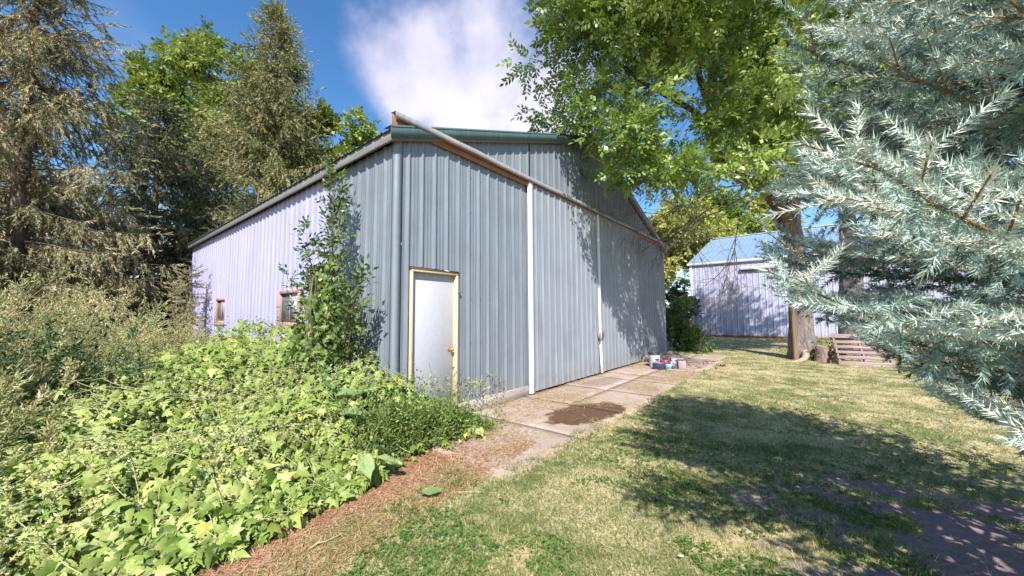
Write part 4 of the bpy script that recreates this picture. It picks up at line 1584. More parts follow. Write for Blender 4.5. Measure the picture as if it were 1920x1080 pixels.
def tmpl_star(seed):
    r_ = np.random.default_rng(seed)
    tips = [(-0.95, 0.02), (-0.78, 0.62), (0.0, 1.05), (0.78, 0.62), (0.95, 0.02)]
    tips = [(a_ * 0.52 * r_.uniform(0.9, 1.1), b_ * r_.uniform(0.92, 1.08)) for a_, b_ in tips]
    notch = [(-0.30, -0.10), (-0.30, 0.33), (-0.20, 0.55), (0.20, 0.55), (0.30, 0.33), (0.30, -0.10)]
    ring = []
    for k in range(5):
        ring.append((*notch[k], 0.02))
        ring.append((*tips[k], -0.16 + r_.normal() * 0.09))
    ring.append((*notch[5], 0.02))
    V = np.array([(0, 0.28, 0.11), (0, 0.0, 0.0)] + ring, float)
    F = []
    for k in range(10):
        F.append((0, 2 + k + 1, 2 + k))
    F.append((0, 2, 1))
    F.append((0, 1, 12))
    return V, np.array(F)


STARS = [tmpl_star(k) for k in range(7)]
lstops = [(0.0, (0.085, 0.15, 0.02)), (0.3, (0.20, 0.28, 0.045)), (0.7, (0.36, 0.44, 0.11)), (0.93, (0.52, 0.57, 0.19)), (1.0, (0.70, 0.60, 0.10))]
M_vine = leaf_mat('vine_leaves', lstops, 0.28, 0.45)
M_vine1 = leaf_mat('vine_leaf_single', lstops, 0.28, 0.45, obj_random=True)
r = np.random.default_rng(202)
vt = thing('vine_thicket', 'sprawling thicket of pale green star-leaved vines along the left of the lawn', 'vines')
# candidates over the mound
n = 44000
th = r.uniform(-1.25, -0.02, n)
rr = np.exp(r.uniform(math.log(1.0), math.log(9.5), n))
x, y = rr * np.sin(th), rr * np.cos(th)


def weed_zone(x, y):
    """positive inside the dry weed area at the back left"""
    # line from (-3.1,2.6) to (-5.2,6.6): left/behind of it
    ax, ay = -3.75, 3.2
    dx_, dy_ = -1.7, 3.6
    L_ = math.hypot(dx_, dy_)
    return ((x - ax) * (-dy_) + (y - ay) * dx_) / L_ + (fnoise(x, y, 0.9, 91) - 0.5) * 1.0


k_ = in_thicket(x, y) & (W2B(x, y)[0] < 0.15 + 0.5 * (W2B(x, y)[1] < -0.75)) & (r.random(n) < np.clip(1.0 - weed_zone(x, y) * 2.0, 0.10, 1)) & (y > 0.35) & (r.random(n) < np.clip((fnoise(x, y, 1.5, 87) - 0.33) * 6, 0.22, 1))
x, y, rr = x[k_], y[k_], rr[k_]
n = len(x)
top = vine_top(x, y)
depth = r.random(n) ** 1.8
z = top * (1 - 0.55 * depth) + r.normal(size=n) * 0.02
e = 0.05
gxn = (vine_top(x + e, y) - vine_top(x - e, y)) / (2 * e)
gyn = (vine_top(x, y + e) - vine_top(x, y - e)) / (2 * e)
nrm = np.stack([-gxn, -gyn, np.ones(n)], 1)
nrm /= np.linalg.norm(nrm, axis=1, keepdims=True)
nrm = nrm + np.array([0.15, -0.45, 0.0]) + r.normal(size=(n, 3)) * 0.5
tipd = r.normal(size=(n, 3)) * 0.55 + np.array([0.35, -0.35, -0.5])
tipd = tipd - nrm * (np.sum(tipd * nrm, 1) / np.sum(nrm * nrm, 1))[:, None]
R3 = frames(tipd, up=nrm)
size = (0.045 + 0.095 * r.random(n) ** 1.3) * (0.75 + 0.5 * vnoise(x, y, 1.6, 5))
val = np.clip(r.normal(0.48, 0.20, n) + 0.9 * (fnoise(x, y, 0.9, 95) - 0.5), 0, 0.90)
val[r.random(n) < 0.006] = 1.0
order = np.argsort(rr + depth * 3 - 0.0)
vis_ = (x / y > -1.42)
cand = [q for q in order if vis_[q] and depth[q] < 0.35 and (top[q] - 1.5) / y[q] > -0.75][:300]
single = np.zeros(n, bool)
single[cand] = True
parts = []
w_ = r.integers(0, 7, n)
for k in range(7):
    q = (~single) & (w_ == k)
    parts.append(scatter(STARS[k][0], STARS[k][1], np.stack([x, y, z], 1)[q], R3[q], size[q], val[q]))
Vv, Ff, Av = merge(parts)
print('vines tris', len(Ff))
link('leaves', mesh_np('leaves', Vv, Ff, Av), M_vine, vt, kind='stuff')
leafme = []
for k in range(7):
    me = mesh_np('leaf', STARS[k][0], STARS[k][1])
    me.materials.append(M_vine1)
    leafme.append(me)
for q in cand:
    o = bpy.data.objects.new('leaf', leafme[int(w_[q])])
    C.objects.link(o)
    o.parent = vt
    M4 = Matrix([list(R3[q][0]) + [x[q]], list(R3[q][1]) + [y[q]], list(R3[q][2]) + [z[q]], [0, 0, 0, 1]])
    o.matrix_local = M4 @ Matrix.Scale(float(size[q]), 4)
# fine dark undergrowth leaves filling the mound
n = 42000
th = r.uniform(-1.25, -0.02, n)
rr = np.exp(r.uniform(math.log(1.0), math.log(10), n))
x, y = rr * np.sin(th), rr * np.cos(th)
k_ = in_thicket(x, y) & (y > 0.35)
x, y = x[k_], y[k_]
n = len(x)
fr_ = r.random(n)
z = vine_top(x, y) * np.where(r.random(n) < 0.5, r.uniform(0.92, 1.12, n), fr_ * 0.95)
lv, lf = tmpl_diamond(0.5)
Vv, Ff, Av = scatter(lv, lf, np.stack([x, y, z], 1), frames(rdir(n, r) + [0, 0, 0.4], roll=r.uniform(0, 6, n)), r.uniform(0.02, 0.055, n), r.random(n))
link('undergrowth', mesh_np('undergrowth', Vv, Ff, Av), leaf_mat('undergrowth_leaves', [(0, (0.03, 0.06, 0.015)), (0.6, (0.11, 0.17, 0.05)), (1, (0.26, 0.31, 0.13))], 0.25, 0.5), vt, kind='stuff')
# cream flower spikes
n = 9000
th = r.uniform(-1.2, -0.05, n)
rr = np.exp(r.uniform(math.log(1.2), math.log(8), n))
x, y = rr * np.sin(th), rr * np.cos(th)
k_ = in_thicket(x, y) & (y > 0.4) & (vd(x, y) > 0.3) & (fnoise(x, y, 1.4, 97) > 0.47) & (weed_zone(x, y) < 0.3)
x, y = x[k_], y[k_]
n = len(x)
fv, ff = tmpl_shoot(16, 0.22, 0.14, np.random.default_rng(3), 1.3)
Vv, Ff, Av = scatter(fv, ff, np.stack([x, y, vine_top(x, y) + 0.01], 1), frames(rdir(n, r) * 0.7 + [0, 0, 1.0]), r.uniform(0.04, 0.10, n), r.random(n))
link('flower_spikes', mesh_np('flower_spikes', Vv, Ff, Av), leaf_mat('cream_flowers', [(0, (0.50, 0.48, 0.20)), (1, (0.72, 0.70, 0.42))], 0.3, 0.6), vt, kind='stuff')
# vine stems (creeping)
lines = []
for k in range(150):
    x0, y0 = r.uniform(-4.5, -1.2), r.uniform(1.6, 5.0)
    if not in_thicket(np.array([x0]), np.array([y0]))[0]:
        continue
    a_ = r.uniform(-0.6, 1.2)
    P = []
    for j in range(9):
        if not in_thicket(np.array([x0 + 0.1 * math.cos(a_)]), np.array([y0 + 0.1 * math.sin(a_)]))[0]:
            break
        x0 += 0.10 * math.cos(a_)
        y0 += 0.10 * math.sin(a_)
        a_ += r.normal() * 0.25
        P.append((x0, y0, float(vine_top(np.array([x0]), np.array([y0]))[0]) + 0.015))
    if len(P) > 2:
        lines.append((np.array(P), np.full(len(P), 0.0028)))
Vt, Ft = tubes(lines, 4)
link('stems', mesh_np('stems', Vt, Ft, smooth=True), plain('pale_vine_stem', (0.38, 0.40, 0.18), 0.6), vt, kind='stuff')
# soil mound below, so no light leaks under the leaves
# a few big burdock leaves
V, F = [], []


def big_leaf_mesh(seed, L=0.30, W=0.17):
    r_ = np.random.default_rng(seed)
    V, F = [], []
    n1_, n2_ = 9, 6
    for i_ in range(n1_):
        u = i_ / (n1_ - 1)
        wdt = W * math.sin(pi * min(1, u * 0.93 + 0.06)) ** 0.7
        for j in range(n2_ + 1):
            v_ = j / n2_ * 2 - 1
            V.append((v_ * wdt / 2 + r_.normal() * 0.003, u * L, 0.10 * L * abs(v_) - 0.35 * L * u * u + 0.015 * math.sin(v_ * 7 + u * 9)))
    for i_ in range(n1_ - 1):
        for j in range(n2_):
            a_ = i_ * (n2_ + 1) + j
            F.append((a_, a_ + 1, a_ + n2_ + 2, a_ + n2_ + 1))
    return mesh_np('burdock_leaf', V, F, smooth=True)


M_bur = leaf_mat('burdock_leaf_green', [(0, (0.20, 0.29, 0.11)), (1, (0.32, 0.41, 0.18))], 0.2, 0.5, obj_random=True)
bur = thing('burdock_plant', 'large broad grey-green leaves poking out of the vines near the sapling', 'plant', (-1.9, 3.9, 0.0), group='burdock plants among the vines')
for k, (lx, ly, lz, az_, L_) in enumerate([(0.05, 0.0, 0.62, -0.9, 0.40), (-0.05, 0.1, 0.70, 0.5, 0.34), (0.15, -0.15, 0.50, -2.0, 0.30)]):
    o = link('leaf', big_leaf_mesh(k, L_, L_ * 0.55), M_bur, bur, loc=(lx, ly, lz))
    o.rotation_euler = (0.35, 0.1, az_)
Vt, Ft = tubes([([(0.0, 0.0, 0.0), (0.03, 0.0, 0.4), (0.05, 0.0, 0.66)], [0.012, 0.010, 0.007]), ([(0.0, 0.02, 0), (-0.03, 0.08, 0.45), (-0.05, 0.1, 0.71)], [0.011, 0.009, 0.006]),
                ([(0.02, -0.02, 0), (0.1, -0.1, 0.3), (0.15, -0.15, 0.51)], [0.011, 0.009, 0.006])], 6)
link('stems', mesh_np('stems', Vt, Ft, smooth=True), M_stem, bur)
bur2 = thing('burdock_plant', 'low broad burdock leaves hanging over the dirt at the front edge of the vines', 'plant', (-1.32, 3.30, 0.0), group='burdock plants among the vines')
for k, (lx, ly, lz, az_, L_) in enumerate([(0.0, 0.0, 0.26, -2.6, 0.26), (0.12, 0.03, 0.22, -1.2, 0.22), (0.05, 0.12, 0.28, -0.3, 0.24)]):
    o = link('leaf', big_leaf_mesh(k + 7, L_, L_ * 0.5), M_bur, bur2, loc=(lx, ly, lz))
    o.rotation_euler = (-0.15, 0.2, az_)
Vt, Ft = tubes([([(0, 0, 0), (0, 0, 0.14), (0, 0, 0.27)], [0.01, 0.008, 0.006]), ([(0.02, 0, 0), (0.09, 0.02, 0.12), (0.12, 0.03, 0.225)], [0.01, 0.008, 0.006]),
                ([(0, 0.02, 0), (0.03, 0.08, 0.15), (0.05, 0.12, 0.285)], [0.01, 0.008, 0.006])], 6)
link('stems', mesh_np('stems', Vt, Ft, smooth=True), M_stem, bur2)

# ------------------------------------------------------------------ dry weeds behind the vines
r = np.random.default_rng(303)


def weed_top(x, y):
    return 0.85 + 1.15 * sst(weed_zone(x, y) / 2.2) + (fnoise(x, y, 0.7, 99) - 0.5) * 0.7


def weeds(name, label, n, region, mat, hmul=1.0, leafs=26, lsize=0.05, seed=1, bend=0.35, smat=None):
    r_ = np.random.default_rng(seed)
    x_, y_ = region(n, r_)
    lines_, pp, dd_, ss_, vv = [], [], [], [], []
    for X0, Y0 in zip(x_, y_):
        Hh = float(weed_top(np.array([X0]), np.array([Y0]))[0]) * hmul * r_.uniform(0.65, 1.12)
        a_ = r_.uniform(0, 2 * pi)
        s = np.linspace(0, 1, 6)
        b_ = bend * r_.uniform(0.2, 1.3) * Hh
        P = np.stack([X0 + b_ * s ** 2 * math.cos(a_), Y0 + b_ * s ** 2 * math.sin(a_), Hh * (s - 0.12 * bend * s ** 3)], 1)
        lines_.append((P, np.linspace(0.0045, 0.0015, 6)))
        m = leafs
        sl_ = r_.uniform(0.25, 1.0, m) ** 0.7
        p_, tg = along(P, sl_)
        tg /= np.linalg.norm(tg, axis=1, keepdims=True)
        br = rdir(m, r_)
        br[:, 2] = np.abs(br[:, 2]) * 0.5
        reach = r_.uniform(0.02, 0.20, m) * (1.15 - sl_)[:] * Hh * 0.6
        p_ = p_ + br * reach[:, None]
        pp.append(p_)
        dd_.append(br + tg * 0.7)
        ss_.append(lsize * r_.uniform(0.6, 1.5, m))
        vv.append(np.clip(r_.normal(0.5, 0.12) + r_.normal(size=m) * 0.2, 0, 1))
    pp, dd_, ss_, vv = map(np.concatenate, (pp, dd_, ss_, vv))
    fvv, fff = tmpl_shoot(9, 0.55, 0.13, np.random.default_rng(seed), 0.75)
    V_, F_, A_ = scatter(fvv, fff, pp, frames(dd_, roll=r_.uniform(0, 6, len(pp))), ss_, vv)
    root = thing(name, label, 'weeds')
    link('leaves', mesh_np(name, V_, F_, A_), mat, root, kind='stuff')
    V2, F2 = tubes(lines_, 3)
    link('stems', mesh_np(name + '_stems', V2, F2), smat or M_strawstem, root, kind='stuff')
    print(name, len(F_))


M_strawstem = plain('straw_stem', (0.42, 0.34, 0.18), 0.7)


def reg_weeds(n, r_):
    th = r_.uniform(-1.30, -0.45, n * 4)
    q = r_.uniform(3.4, 12.0, n * 4)
    X_, Y_ = q * np.sin(th), q * np.cos(th)
    t_, s_ = W2B(X_, Y_)
    k__ = (weed_zone(X_, Y_) > 0.0) & (t_ < -0.15) & (Y_ > 1.6) & (X_ > -13)
    return X_[k__][:n], Y_[k__][:n]


def reg_front(n, r_):
    X_ = r_.uniform(-6.0, -2.6, n * 6)
    Y_ = r_.uniform(2.6, 8.0, n * 6)
    t_, s_ = W2B(X_, Y_)
    wz = weed_zone(X_, Y_)
    k__ = (wz > -0.3) & (wz < 1.6) & (t_ < -0.15)
    return X_[k__][:n], Y_[k__][:n]


def reg_wall(n, r_):
    s_ = r_.uniform(3.6, 8.5, n)
    t_ = -r_.uniform(0.2, 0.9, n)
    return CX + t_ * Tv[0] - s_ * Nv[0], CY + t_ * Tv[1] - s_ * Nv[1]


M_weed = leaf_mat('dry_weed_leaves', [(0, (0.19, 0.22, 0.09)), (0.5, (0.42, 0.43, 0.20)), (0.85, (0.64, 0.56, 0.32)), (1, (0.66, 0.44, 0.30))], 0.25, 0.6)
M_weedg = leaf_mat('green_weed_leaves', [(0, (0.08, 0.15, 0.05)), (0.6, (0.19, 0.27, 0.10)), (1, (0.36, 0.41, 0.18))], 0.25, 0.5)
M_weedr = leaf_mat('reddish_weed_leaves', [(0, (0.20, 0.14, 0.06)), (0.5, (0.35, 0.12, 0.08)), (1, (0.50, 0.16, 0.16))], 0.25, 0.6)
weeds('dry_weeds', 'tall feathery olive and straw-coloured weeds behind the vines', 560, reg_weeds, M_weed, 1.0, 40, 0.085, 11)
weeds('green_weeds', 'bushy grey-green weeds mixed among the dry ones', 230, reg_front, M_weedg, 0.72, 46, 0.07, 12)
weeds('wall_weeds', 'thin pale weed stalks standing against the lavender side wall', 46, reg_wall, M_weed, 1.15, 34, 0.055, 13, 0.15)


def reg_red(n, r_):
    X_ = np.concatenate([r_.normal(-4.6, 0.35, n // 2), r_.normal(-4.0, 0.5, n - n // 2)])
    Y_ = np.concatenate([r_.normal(5.2, 0.3, n // 2), r_.normal(6.0, 0.5, n - n // 2)])
    t_, _ = W2B(X_, Y_)
    return X_[t_ < -0.1], Y_[t_ < -0.1]


weeds('red_weeds', 'patch of reddish weed stalks in the middle of the dry weeds', 40, reg_red, M_weedr, 0.88, 22, 0.06, 14)


def reg_bush(n, r_):
    t_ = r_.uniform(-0.8, 0.95, n)
    s_ = -r_.uniform(0.02, 0.85, n)
    return CX + t_ * Tv[0] - s_ * Nv[0], CY + t_ * Tv[1] - s_ * Nv[1]


def bushy(name, label, n, region, Hf, mat, seed, leafs=70, lsize=0.045):
    r_ = np.random.default_rng(seed)
    x_, y_ = region(n, r_)
    lines_, pp, dd_, ss_, vv = [], [], [], [], []
    for X0, Y0 in zip(x_, y_):
        Hh = Hf(X0, Y0) * r_.uniform(0.6, 1.15)
        a_ = r_.uniform(0, 2 * pi)
        s = np.linspace(0, 1, 6)
        b_ = 0.45 * r_.uniform(0.2, 1.2) * Hh
        P = np.stack([X0 + b_ * s ** 1.5 * math.cos(a_), Y0 + b_ * s ** 1.5 * math.sin(a_), Hh * s], 1)
        lines_.append((P, np.linspace(0.004, 0.0015, 6)))
        m = leafs
        sl_ = r_.uniform(0.15, 1.0, m)
        p_, tg = along(P, sl_)
        br = rdir(m, r_)
        p_ = p_ + br * (r_.uniform(0.01, 0.13, m) * (1.2 - sl_))[:, None]
        pp.append(p_)
        dd_.append(br + [0, 0, 0.6])
        ss_.append(lsize * r_.uniform(0.5, 1.4, m))
        vv.append(np.clip(r_.normal(0.5, 0.15) + r_.normal(size=m) * 0.18, 0, 1))
    pp, dd_, ss_, vv = map(np.concatenate, (pp, dd_, ss_, vv))
    tvv, tff = tmpl_diamond(0.34)
    V_, F_, A_ = scatter(tvv, tff, pp, frames(dd_, roll=r_.normal(size=len(pp)) * 0.8), ss_, vv)
    root = thing(name, label, 'weeds')
    link('leaves', mesh_np(name, V_, F_, A_), mat, root, kind='stuff')
    V2, F2 = tubes(lines_, 3)
    link('stems', mesh_np(name + '_stems', V2, F2), M_stem, root, kind='stuff')


M_bushw = leaf_mat('fresh_weed_leaves', [(0, (0.06, 0.12, 0.025)), (0.5, (0.17, 0.26, 0.06)), (1, (0.38, 0.45, 0.14))], 0.3, 0.5)


bushy('shade_weeds', 'leafy weeds at the left edge behind the vines, leaf colour darkened to stand for shade', 90,
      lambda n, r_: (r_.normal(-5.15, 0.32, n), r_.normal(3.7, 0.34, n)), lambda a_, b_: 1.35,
      leaf_mat('shade_dark_leaves', [(0, (0.02, 0.055, 0.02)), (0.6, (0.05, 0.11, 0.035)), (1, (0.11, 0.19, 0.06))], 0.2, 0.6), 29, 130, 0.065)  # dark leaf colours stand in for the shade on this foliage


def hb(X0, Y0):
    t_, s_ = W2B(X0, Y0)
    return 0.64 - 0.40 * max(0, t_ + 0.3) + 0.08 * math.sin(t_ * 5)


bushy('bushy_weeds', 'dense fresh green weeds spilling over the ground below the walk-in door', 420, reg_bush, hb, M_bushw, 21, 90, 0.042)
bushy('thin_weed', 'thin seedy weed stalk standing in front of the white door', 3, lambda n, r_: (np.array([-1.17, -1.10, -1.02]), np.array([4.72, 4.76, 4.82])),
      lambda a_, b_: 1.05, M_bushw, 23, 34, 0.030)

# ------------------------------------------------------------------ sapling by the side wall
r = np.random.default_rng(404)
sx0, sy0, _ = B2W(-0.42, 0.79)
sap = thing('sapling', 'leafy tree sapling with two upright stems growing against the side wall near the corner', 'sapling', (sx0, sy0, 0))
stems = []


def stem(p0, p1, r0_, n_=12, wob=0.05):
    s = np.linspace(0, 1, n_)[:, None]
    P = np.array(p0) * (1 - s) + np.array(p1) * s
    P[:, 0] += wob * np.sin(s[:, 0] * 5 + p1[0] * 9)
    return (P, np.linspace(r0_, 0.003, n_))


sd = Nv * -1          # along the wall away from the corner
sdx, sdy = sd[0], sd[1]
main = [stem((0, 0, 0), (sdx * 0.22, sdy * 0.22, 3.62), 0.017), stem((0.02, 0, 0), (-sdx * 0.06, -sdy * 0.06, 3.42), 0.015),
        stem((0, 0, 0.2), (-sdx * 0.72 + 0.05, -sdy * 0.72 - 0.12, 1.98), 0.011), stem((0, 0, 0.2), (-sdx * 0.50, -sdy * 0.50 - 0.1, 1.6), 0.010), stem((0, 0, 1.2), (sdx * 0.75, sdy * 0.75 - 0.1, 2.75), 0.009),
        stem((0, 0, 0.1), (sdx * 1.15, sdy * 1.15 - 0.25, 2.05), 0.010), stem((0, 0, 0.1), (0.12 - sdx * 0.25, -0.25, 1.85), 0.010),
        stem((0, 0, 0.1), (sdx * 0.5, sdy * 0.5 - 0.3, 2.0), 0.010)]
lines = list(main)
pp, dd_, vv = [], [], []
for mi, (P, _) in enumerate(main):
    H_ = P[-1][2] - P[0][2]
    m = int(H_ * 11)
    for s_ in np.linspace(0.22, 1.0, m):
        p_, tg = along(P, np.array([s_]))
        p_ = p_[0]
        bl = r.uniform(0.07, 0.20) * (1.25 - s_) * (1.5 if mi < 2 else 1.1)
        d_ = rdir(1, r)[0]
        d_[2] = abs(d_[2]) * 0.6 + 0.25
        d_ /= np.linalg.norm(d_)
        q_ = p_ + d_ * bl
        lines.append((np.array([p_, (p_ + q_) / 2 + [0, 0, 0.01], q_]), np.array([0.003, 0.0025, 0.0015])))
        k__ = int(r.integers(3, 6))
        for j in range(k__):
            f_ = (j + 1) / k__
            pp.append(p_ + (q_ - p_) * f_)
            dd_.append(d_ + rdir(1, r)[0] * 0.7)
            vv.append(r.random())
pp, dd_, vv = np.array(pp), np.array(dd_), np.array(vv)
SPR_SAP = [tmpl_sprig(5, 0.50, 0.46, r=np.random.default_rng(s_)) for s_ in (1, 2, 3)]
parts = []
w_ = r.integers(0, 3, len(pp))
R3 = frames(dd_, roll=r.normal(size=len(pp)) * 0.6)
for k in range(3):
    q = w_ == k
    parts.append(scatter(SPR_SAP[k][0], SPR_SAP[k][1], pp[q], R3[q], r.uniform(0.12, 0.19, q.sum()), vv[q]))
Vv, Ff, Av = merge(parts)
link('leaves', mesh_np('sapling_leaves', Vv, Ff, Av), leaf_mat('sapling_leaves', [(0, (0.035, 0.08, 0.02)), (0.6, (0.08, 0.14, 0.03)), (1, (0.19, 0.26, 0.06))], 0.28, 0.35, spec=0.5), sap, kind='stuff')
Vt, Ft = tubes(lines, 5)
link('stems', mesh_np('sapling_stems', Vt, Ft, smooth=True), M_limb, sap)
# climbing vine over the lower half of the sapling
cvx = thing('climbing_vine', 'star-leaved vine climbing over the lower half of the sapling, with brown dead leaves', 'vine', (sx0, sy0, 0))
n = 800
u = r.random(n)
hz_ = 0.45 + 1.75 * r.random(n) ** 0.9
al = r.normal(size=n) * 0.42 * (1.25 - hz_ / 2.4) + 0.35 * (1 - hz_ / 2.4)
outv = r.uniform(-0.05, 0.45, n) * (1.25 - hz_ / 2.4)
px = sdx * al - Tv[0] * outv
py = sdy * al - Tv[1] * outv
tl, sl_ = W2B(px + sx0, py + sy0)
ok = (tl < -0.08)
pos = np.stack([px, py, hz_], 1)[ok]
n = len(pos)
nr = r.normal(size=(n, 3)) * 0.45 + np.array([-0.1, -0.7, 0.55])
tp = r.normal(size=(n, 3)) * 0.5 + np.array([0.1, -0.2, -0.9])
val = np.clip(r.normal(0.5, 0.2, n), 0, 0.95)
parts = []
w_ = r.integers(0, 7, n)
R3 = frames(tp, up=nr)
for k in range(7):
    q = w_ == k
    parts.append(scatter(STARS[k][0], STARS[k][1], pos[q], R3[q], r.uniform(0.05, 0.10, q.sum()), val[q]))
Vv, Ff, Av = merge(parts)
link('leaves', mesh_np('climbing_leaves', Vv, Ff, Av), leaf_mat('climbing_vine_leaves', [(0, (0.06, 0.11, 0.02)), (0.5, (0.14, 0.22, 0.045)), (1, (0.32, 0.40, 0.12))], 0.28, 0.45), cvx, kind='stuff')
dv_, df_ = tmpl_leaf(0.6, 0.2)
n = 46
q = r.integers(0, len(pos), n)
Vv, Ff, Av = scatter(dv_, df_, pos[q] + [0, -0.06, 0], frames(r.normal(size=(n, 3)) + [0, 0, -1.2]), r.uniform(0.05, 0.09, n), r.random(n))
link('dead_leaves', mesh_np('dead_leaves', Vv, Ff, Av), leaf_mat('dead_leaf_brown', [(0, (0.35, 0.17, 0.09)), (1, (0.62, 0.42, 0.28))], 0.2, 0.7), cvx, kind='stuff')
lines = []
for k in range(14):
    a_ = r.uniform(0, 6.28)
    lines.append((np.array([(0.1 * math.cos(a_) + sdx * 0.3 * j * 0.1, -0.15 - 0.1 * math.sin(a_ + j), 0.25 * j) for j in range(9)]), np.full(9, 0.003)))
Vt, Ft = tubes(lines, 4)
link('stems', mesh_np('climbing_stems', Vt, Ft), M_stem, cvx, kind='stuff')

# ------------------------------------------------------------------ pallet, stump, roots
pal = thing('pallet', 'pinkish weathered wooden pallet leaning back beside the ash trunks', 'pallet', (9.36, 10.56, 0.0), math.atan2(-0.53, 1.12))
tilt = Matrix.Rotation(rad(-33), 4, 'X') @ Matrix.Translation((0, 0, 0.0))


def pbox(nm, x0, x1, y0, y1, z0, z1, k=0):
    V, F = box_vf(x0, x1, y0, y1, z0, z1)
    cx_, cz_ = (x0 + x1) / 2, (z0 + z1) / 2
    an = random.uniform(-0.012, 0.012)
    V2 = V.copy()
    V2[:, 0] = cx_ + (V[:, 0] - cx_) * cos(an) - (V[:, 2] - cz_) * sin(an)
    V2[:, 2] = cz_ + (V[:, 0] - cx_) * sin(an) + (V[:, 2] - cz_) * cos(an)
    V2 = (np.array(tilt.to_3x3()) @ V2.T).T
    o = link(nm, mesh_np(nm, V2, F), M_pallet, pal)
    md = o.modifiers.new('bevel', 'BEVEL')
    md.width = 0.003
    md.segments = 1
    return o


random.seed(9)
zz = 0.0
for k, h in enumerate([0.135, 0.09, 0.09, 0.09, 0.09, 0.135]):
    pbox('slat', 0.0 + random.uniform(-0.01, 0.01), 1.22 + random.uniform(-0.01, 0.01), 0.0, 0.018, zz, zz + h)
    zz += h + 0.078
for xk in (0.03, 0.59, 1.15):
    pbox('stringer', xk, xk + 0.038, 0.019, 0.108, 0.01, 1.0)
for k in range(3):
    pbox('slat', 0.0, 1.22, 0.109, 0.125, 0.05 + k * 0.42, 0.05 + k * 0.42 + 0.09)

stp = thing('tree_stump', 'short cut log stump with a pale top at the foot of the left ash', 'stump', (9.50, 11.30, 0))
sm_ = bark_mat('stump_bark', (0.12, 0.07, 0.06), (0.38, 0.26, 0.24), 8)
o = lathe('bark', [(0.20, -0.02), (0.215, 0.0), (0.20, 0.15), (0.19, 0.30), (0.195, 0.46), (0.185, 0.475)], sm_, stp, 18)
o2 = lathe('cut_top', [(0.0, 0.478), (0.08, 0.479), (0.186, 0.474)], wood_mat('cut_wood', (0.45, 0.33, 0.27), (0.70, 0.58, 0.50), 2, 2), stp, 18)
stp.rotation_euler = (0.06, 0.10, 0)
rt = thing('exposed_root', 'pale arching root running out from the ash trunk over the grass', 'root', (9.3, 11.6, 0))
Vt, Ft = tubes([([(0.0, 0.1, 0.25), (-0.15, -0.12, 0.15), (-0.36, -0.30, 0.07), (-0.62, -0.38, 0.02), (-0.95, -0.46, -0.03)], [0.11, 0.095, 0.075, 0.055, 0.03])], 8)
link('root', mesh_np('root', Vt, Ft, smooth=True), bark_mat('root_bark', (0.25, 0.16, 0.11), (0.55, 0.42, 0.32), 9), rt)
# brush pile at the ash foot: twigs
lines = []
r = np.random.default_rng(8)
for k in range(46):
    p_ = np.array([r.normal(0, 0.22), r.normal(0, 0.15), r.uniform(0.02, 0.25)])
    d_ = rdir(1, r)[0] * [1, 1, 0.7] + [0, 0, 0.35]
    lines.append((np.array([p_, p_ + d_ * 0.25, p_ + d_ * 0.5 + r.normal(size=3) * 0.06]), np.array([0.009, 0.006, 0.003])))
br = thing('brush_pile', 'small heap of dry sticks between the stump and the pallet', 'sticks', (9.95, 11.25, 0))
Vt, Ft = tubes(lines, 4)
link('sticks', mesh_np('sticks', Vt, Ft), bark_mat('dry_stick', (0.22, 0.13, 0.10), (0.55, 0.40, 0.33), 9), br, kind='stuff')
broadleaf('seedling_bush', 'small bright green seedlings growing at the foot of the ash beside the pallet', (9.75, 11.4), (9.8, 11.4, 0.35), 0.012,
          [(9.9, 11.3, 0.42, 0.30, 0.25, 0.25), (9.7, 11.25, 0.25, 0.25, 0.2, 0.15)], 240, SPR_BG, 0.10, M_bushw, M_stem, 71, cat='plant', hollow=0.3)

# ------------------------------------------------------------------ clutter at the end of the apron
M_whitepl = plain('white_plastic', (0.52, 0.52, 0.56), 0.35, 0, 0.08, 8)
M_blackpl = plain('black_plastic', (0.025, 0.025, 0.03), 0.4)
M_navy = plain('navy_plastic', (0.035, 0.035, 0.10), 0.45)
M_maroon = plain('maroon_plastic', (0.28, 0.03, 0.08), 0.45)
M_teal = plain('teal_label', (0.05, 0.36, 0.30), 0.4, 0, 0.2, 30)
M_card = plain('pinkish_cardboard', (0.38, 0.31, 0.31), 0.8, 0, 0.12, 10)

bx_, by_ = 4.02, 10.42
bk = thing('bucket', 'white plastic bucket with a black lid and small printed label', 'bucket', (bx_, by_, 0))
lathe('body', [(0.0, 0.0), (0.128, 0.0), (0.134, 0.02), (0.146, 0.28), (0.155, 0.283), (0.155, 0.30), (0.149, 0.302), (0.150, 0.325), (0.157, 0.328), (0.157, 0.342), (0.150, 0.345), (0.151, 0.375), (0.0, 0.376)], M_whitepl, bk, 28)
lathe('lid', [(0.0, 0.392), (0.135, 0.392), (0.140, 0.402), (0.163, 0.402), (0.168, 0.395), (0.168, 0.352), (0.160, 0.350)], M_blackpl, bk, 28)


def wrap(name, mat, parent, R_, a0, a1, z0, z1, n_=8, th=0.0015):
    V, F = [], []
    for k in range(n_ + 1):
        a_ = a0 + (a1 - a0) * k / n_
        for z_ in (z0, z1):
            rr_ = R_ + 0.05 * z_ + th
            V.append((rr_ * cos(a_), rr_ * sin(a_), z_))
    for k in range(n_):
        F.append((2 * k, 2 * k + 2, 2 * k + 3, 2 * k + 1))
    return link(name, mesh_np(name, V, F), mat, parent)


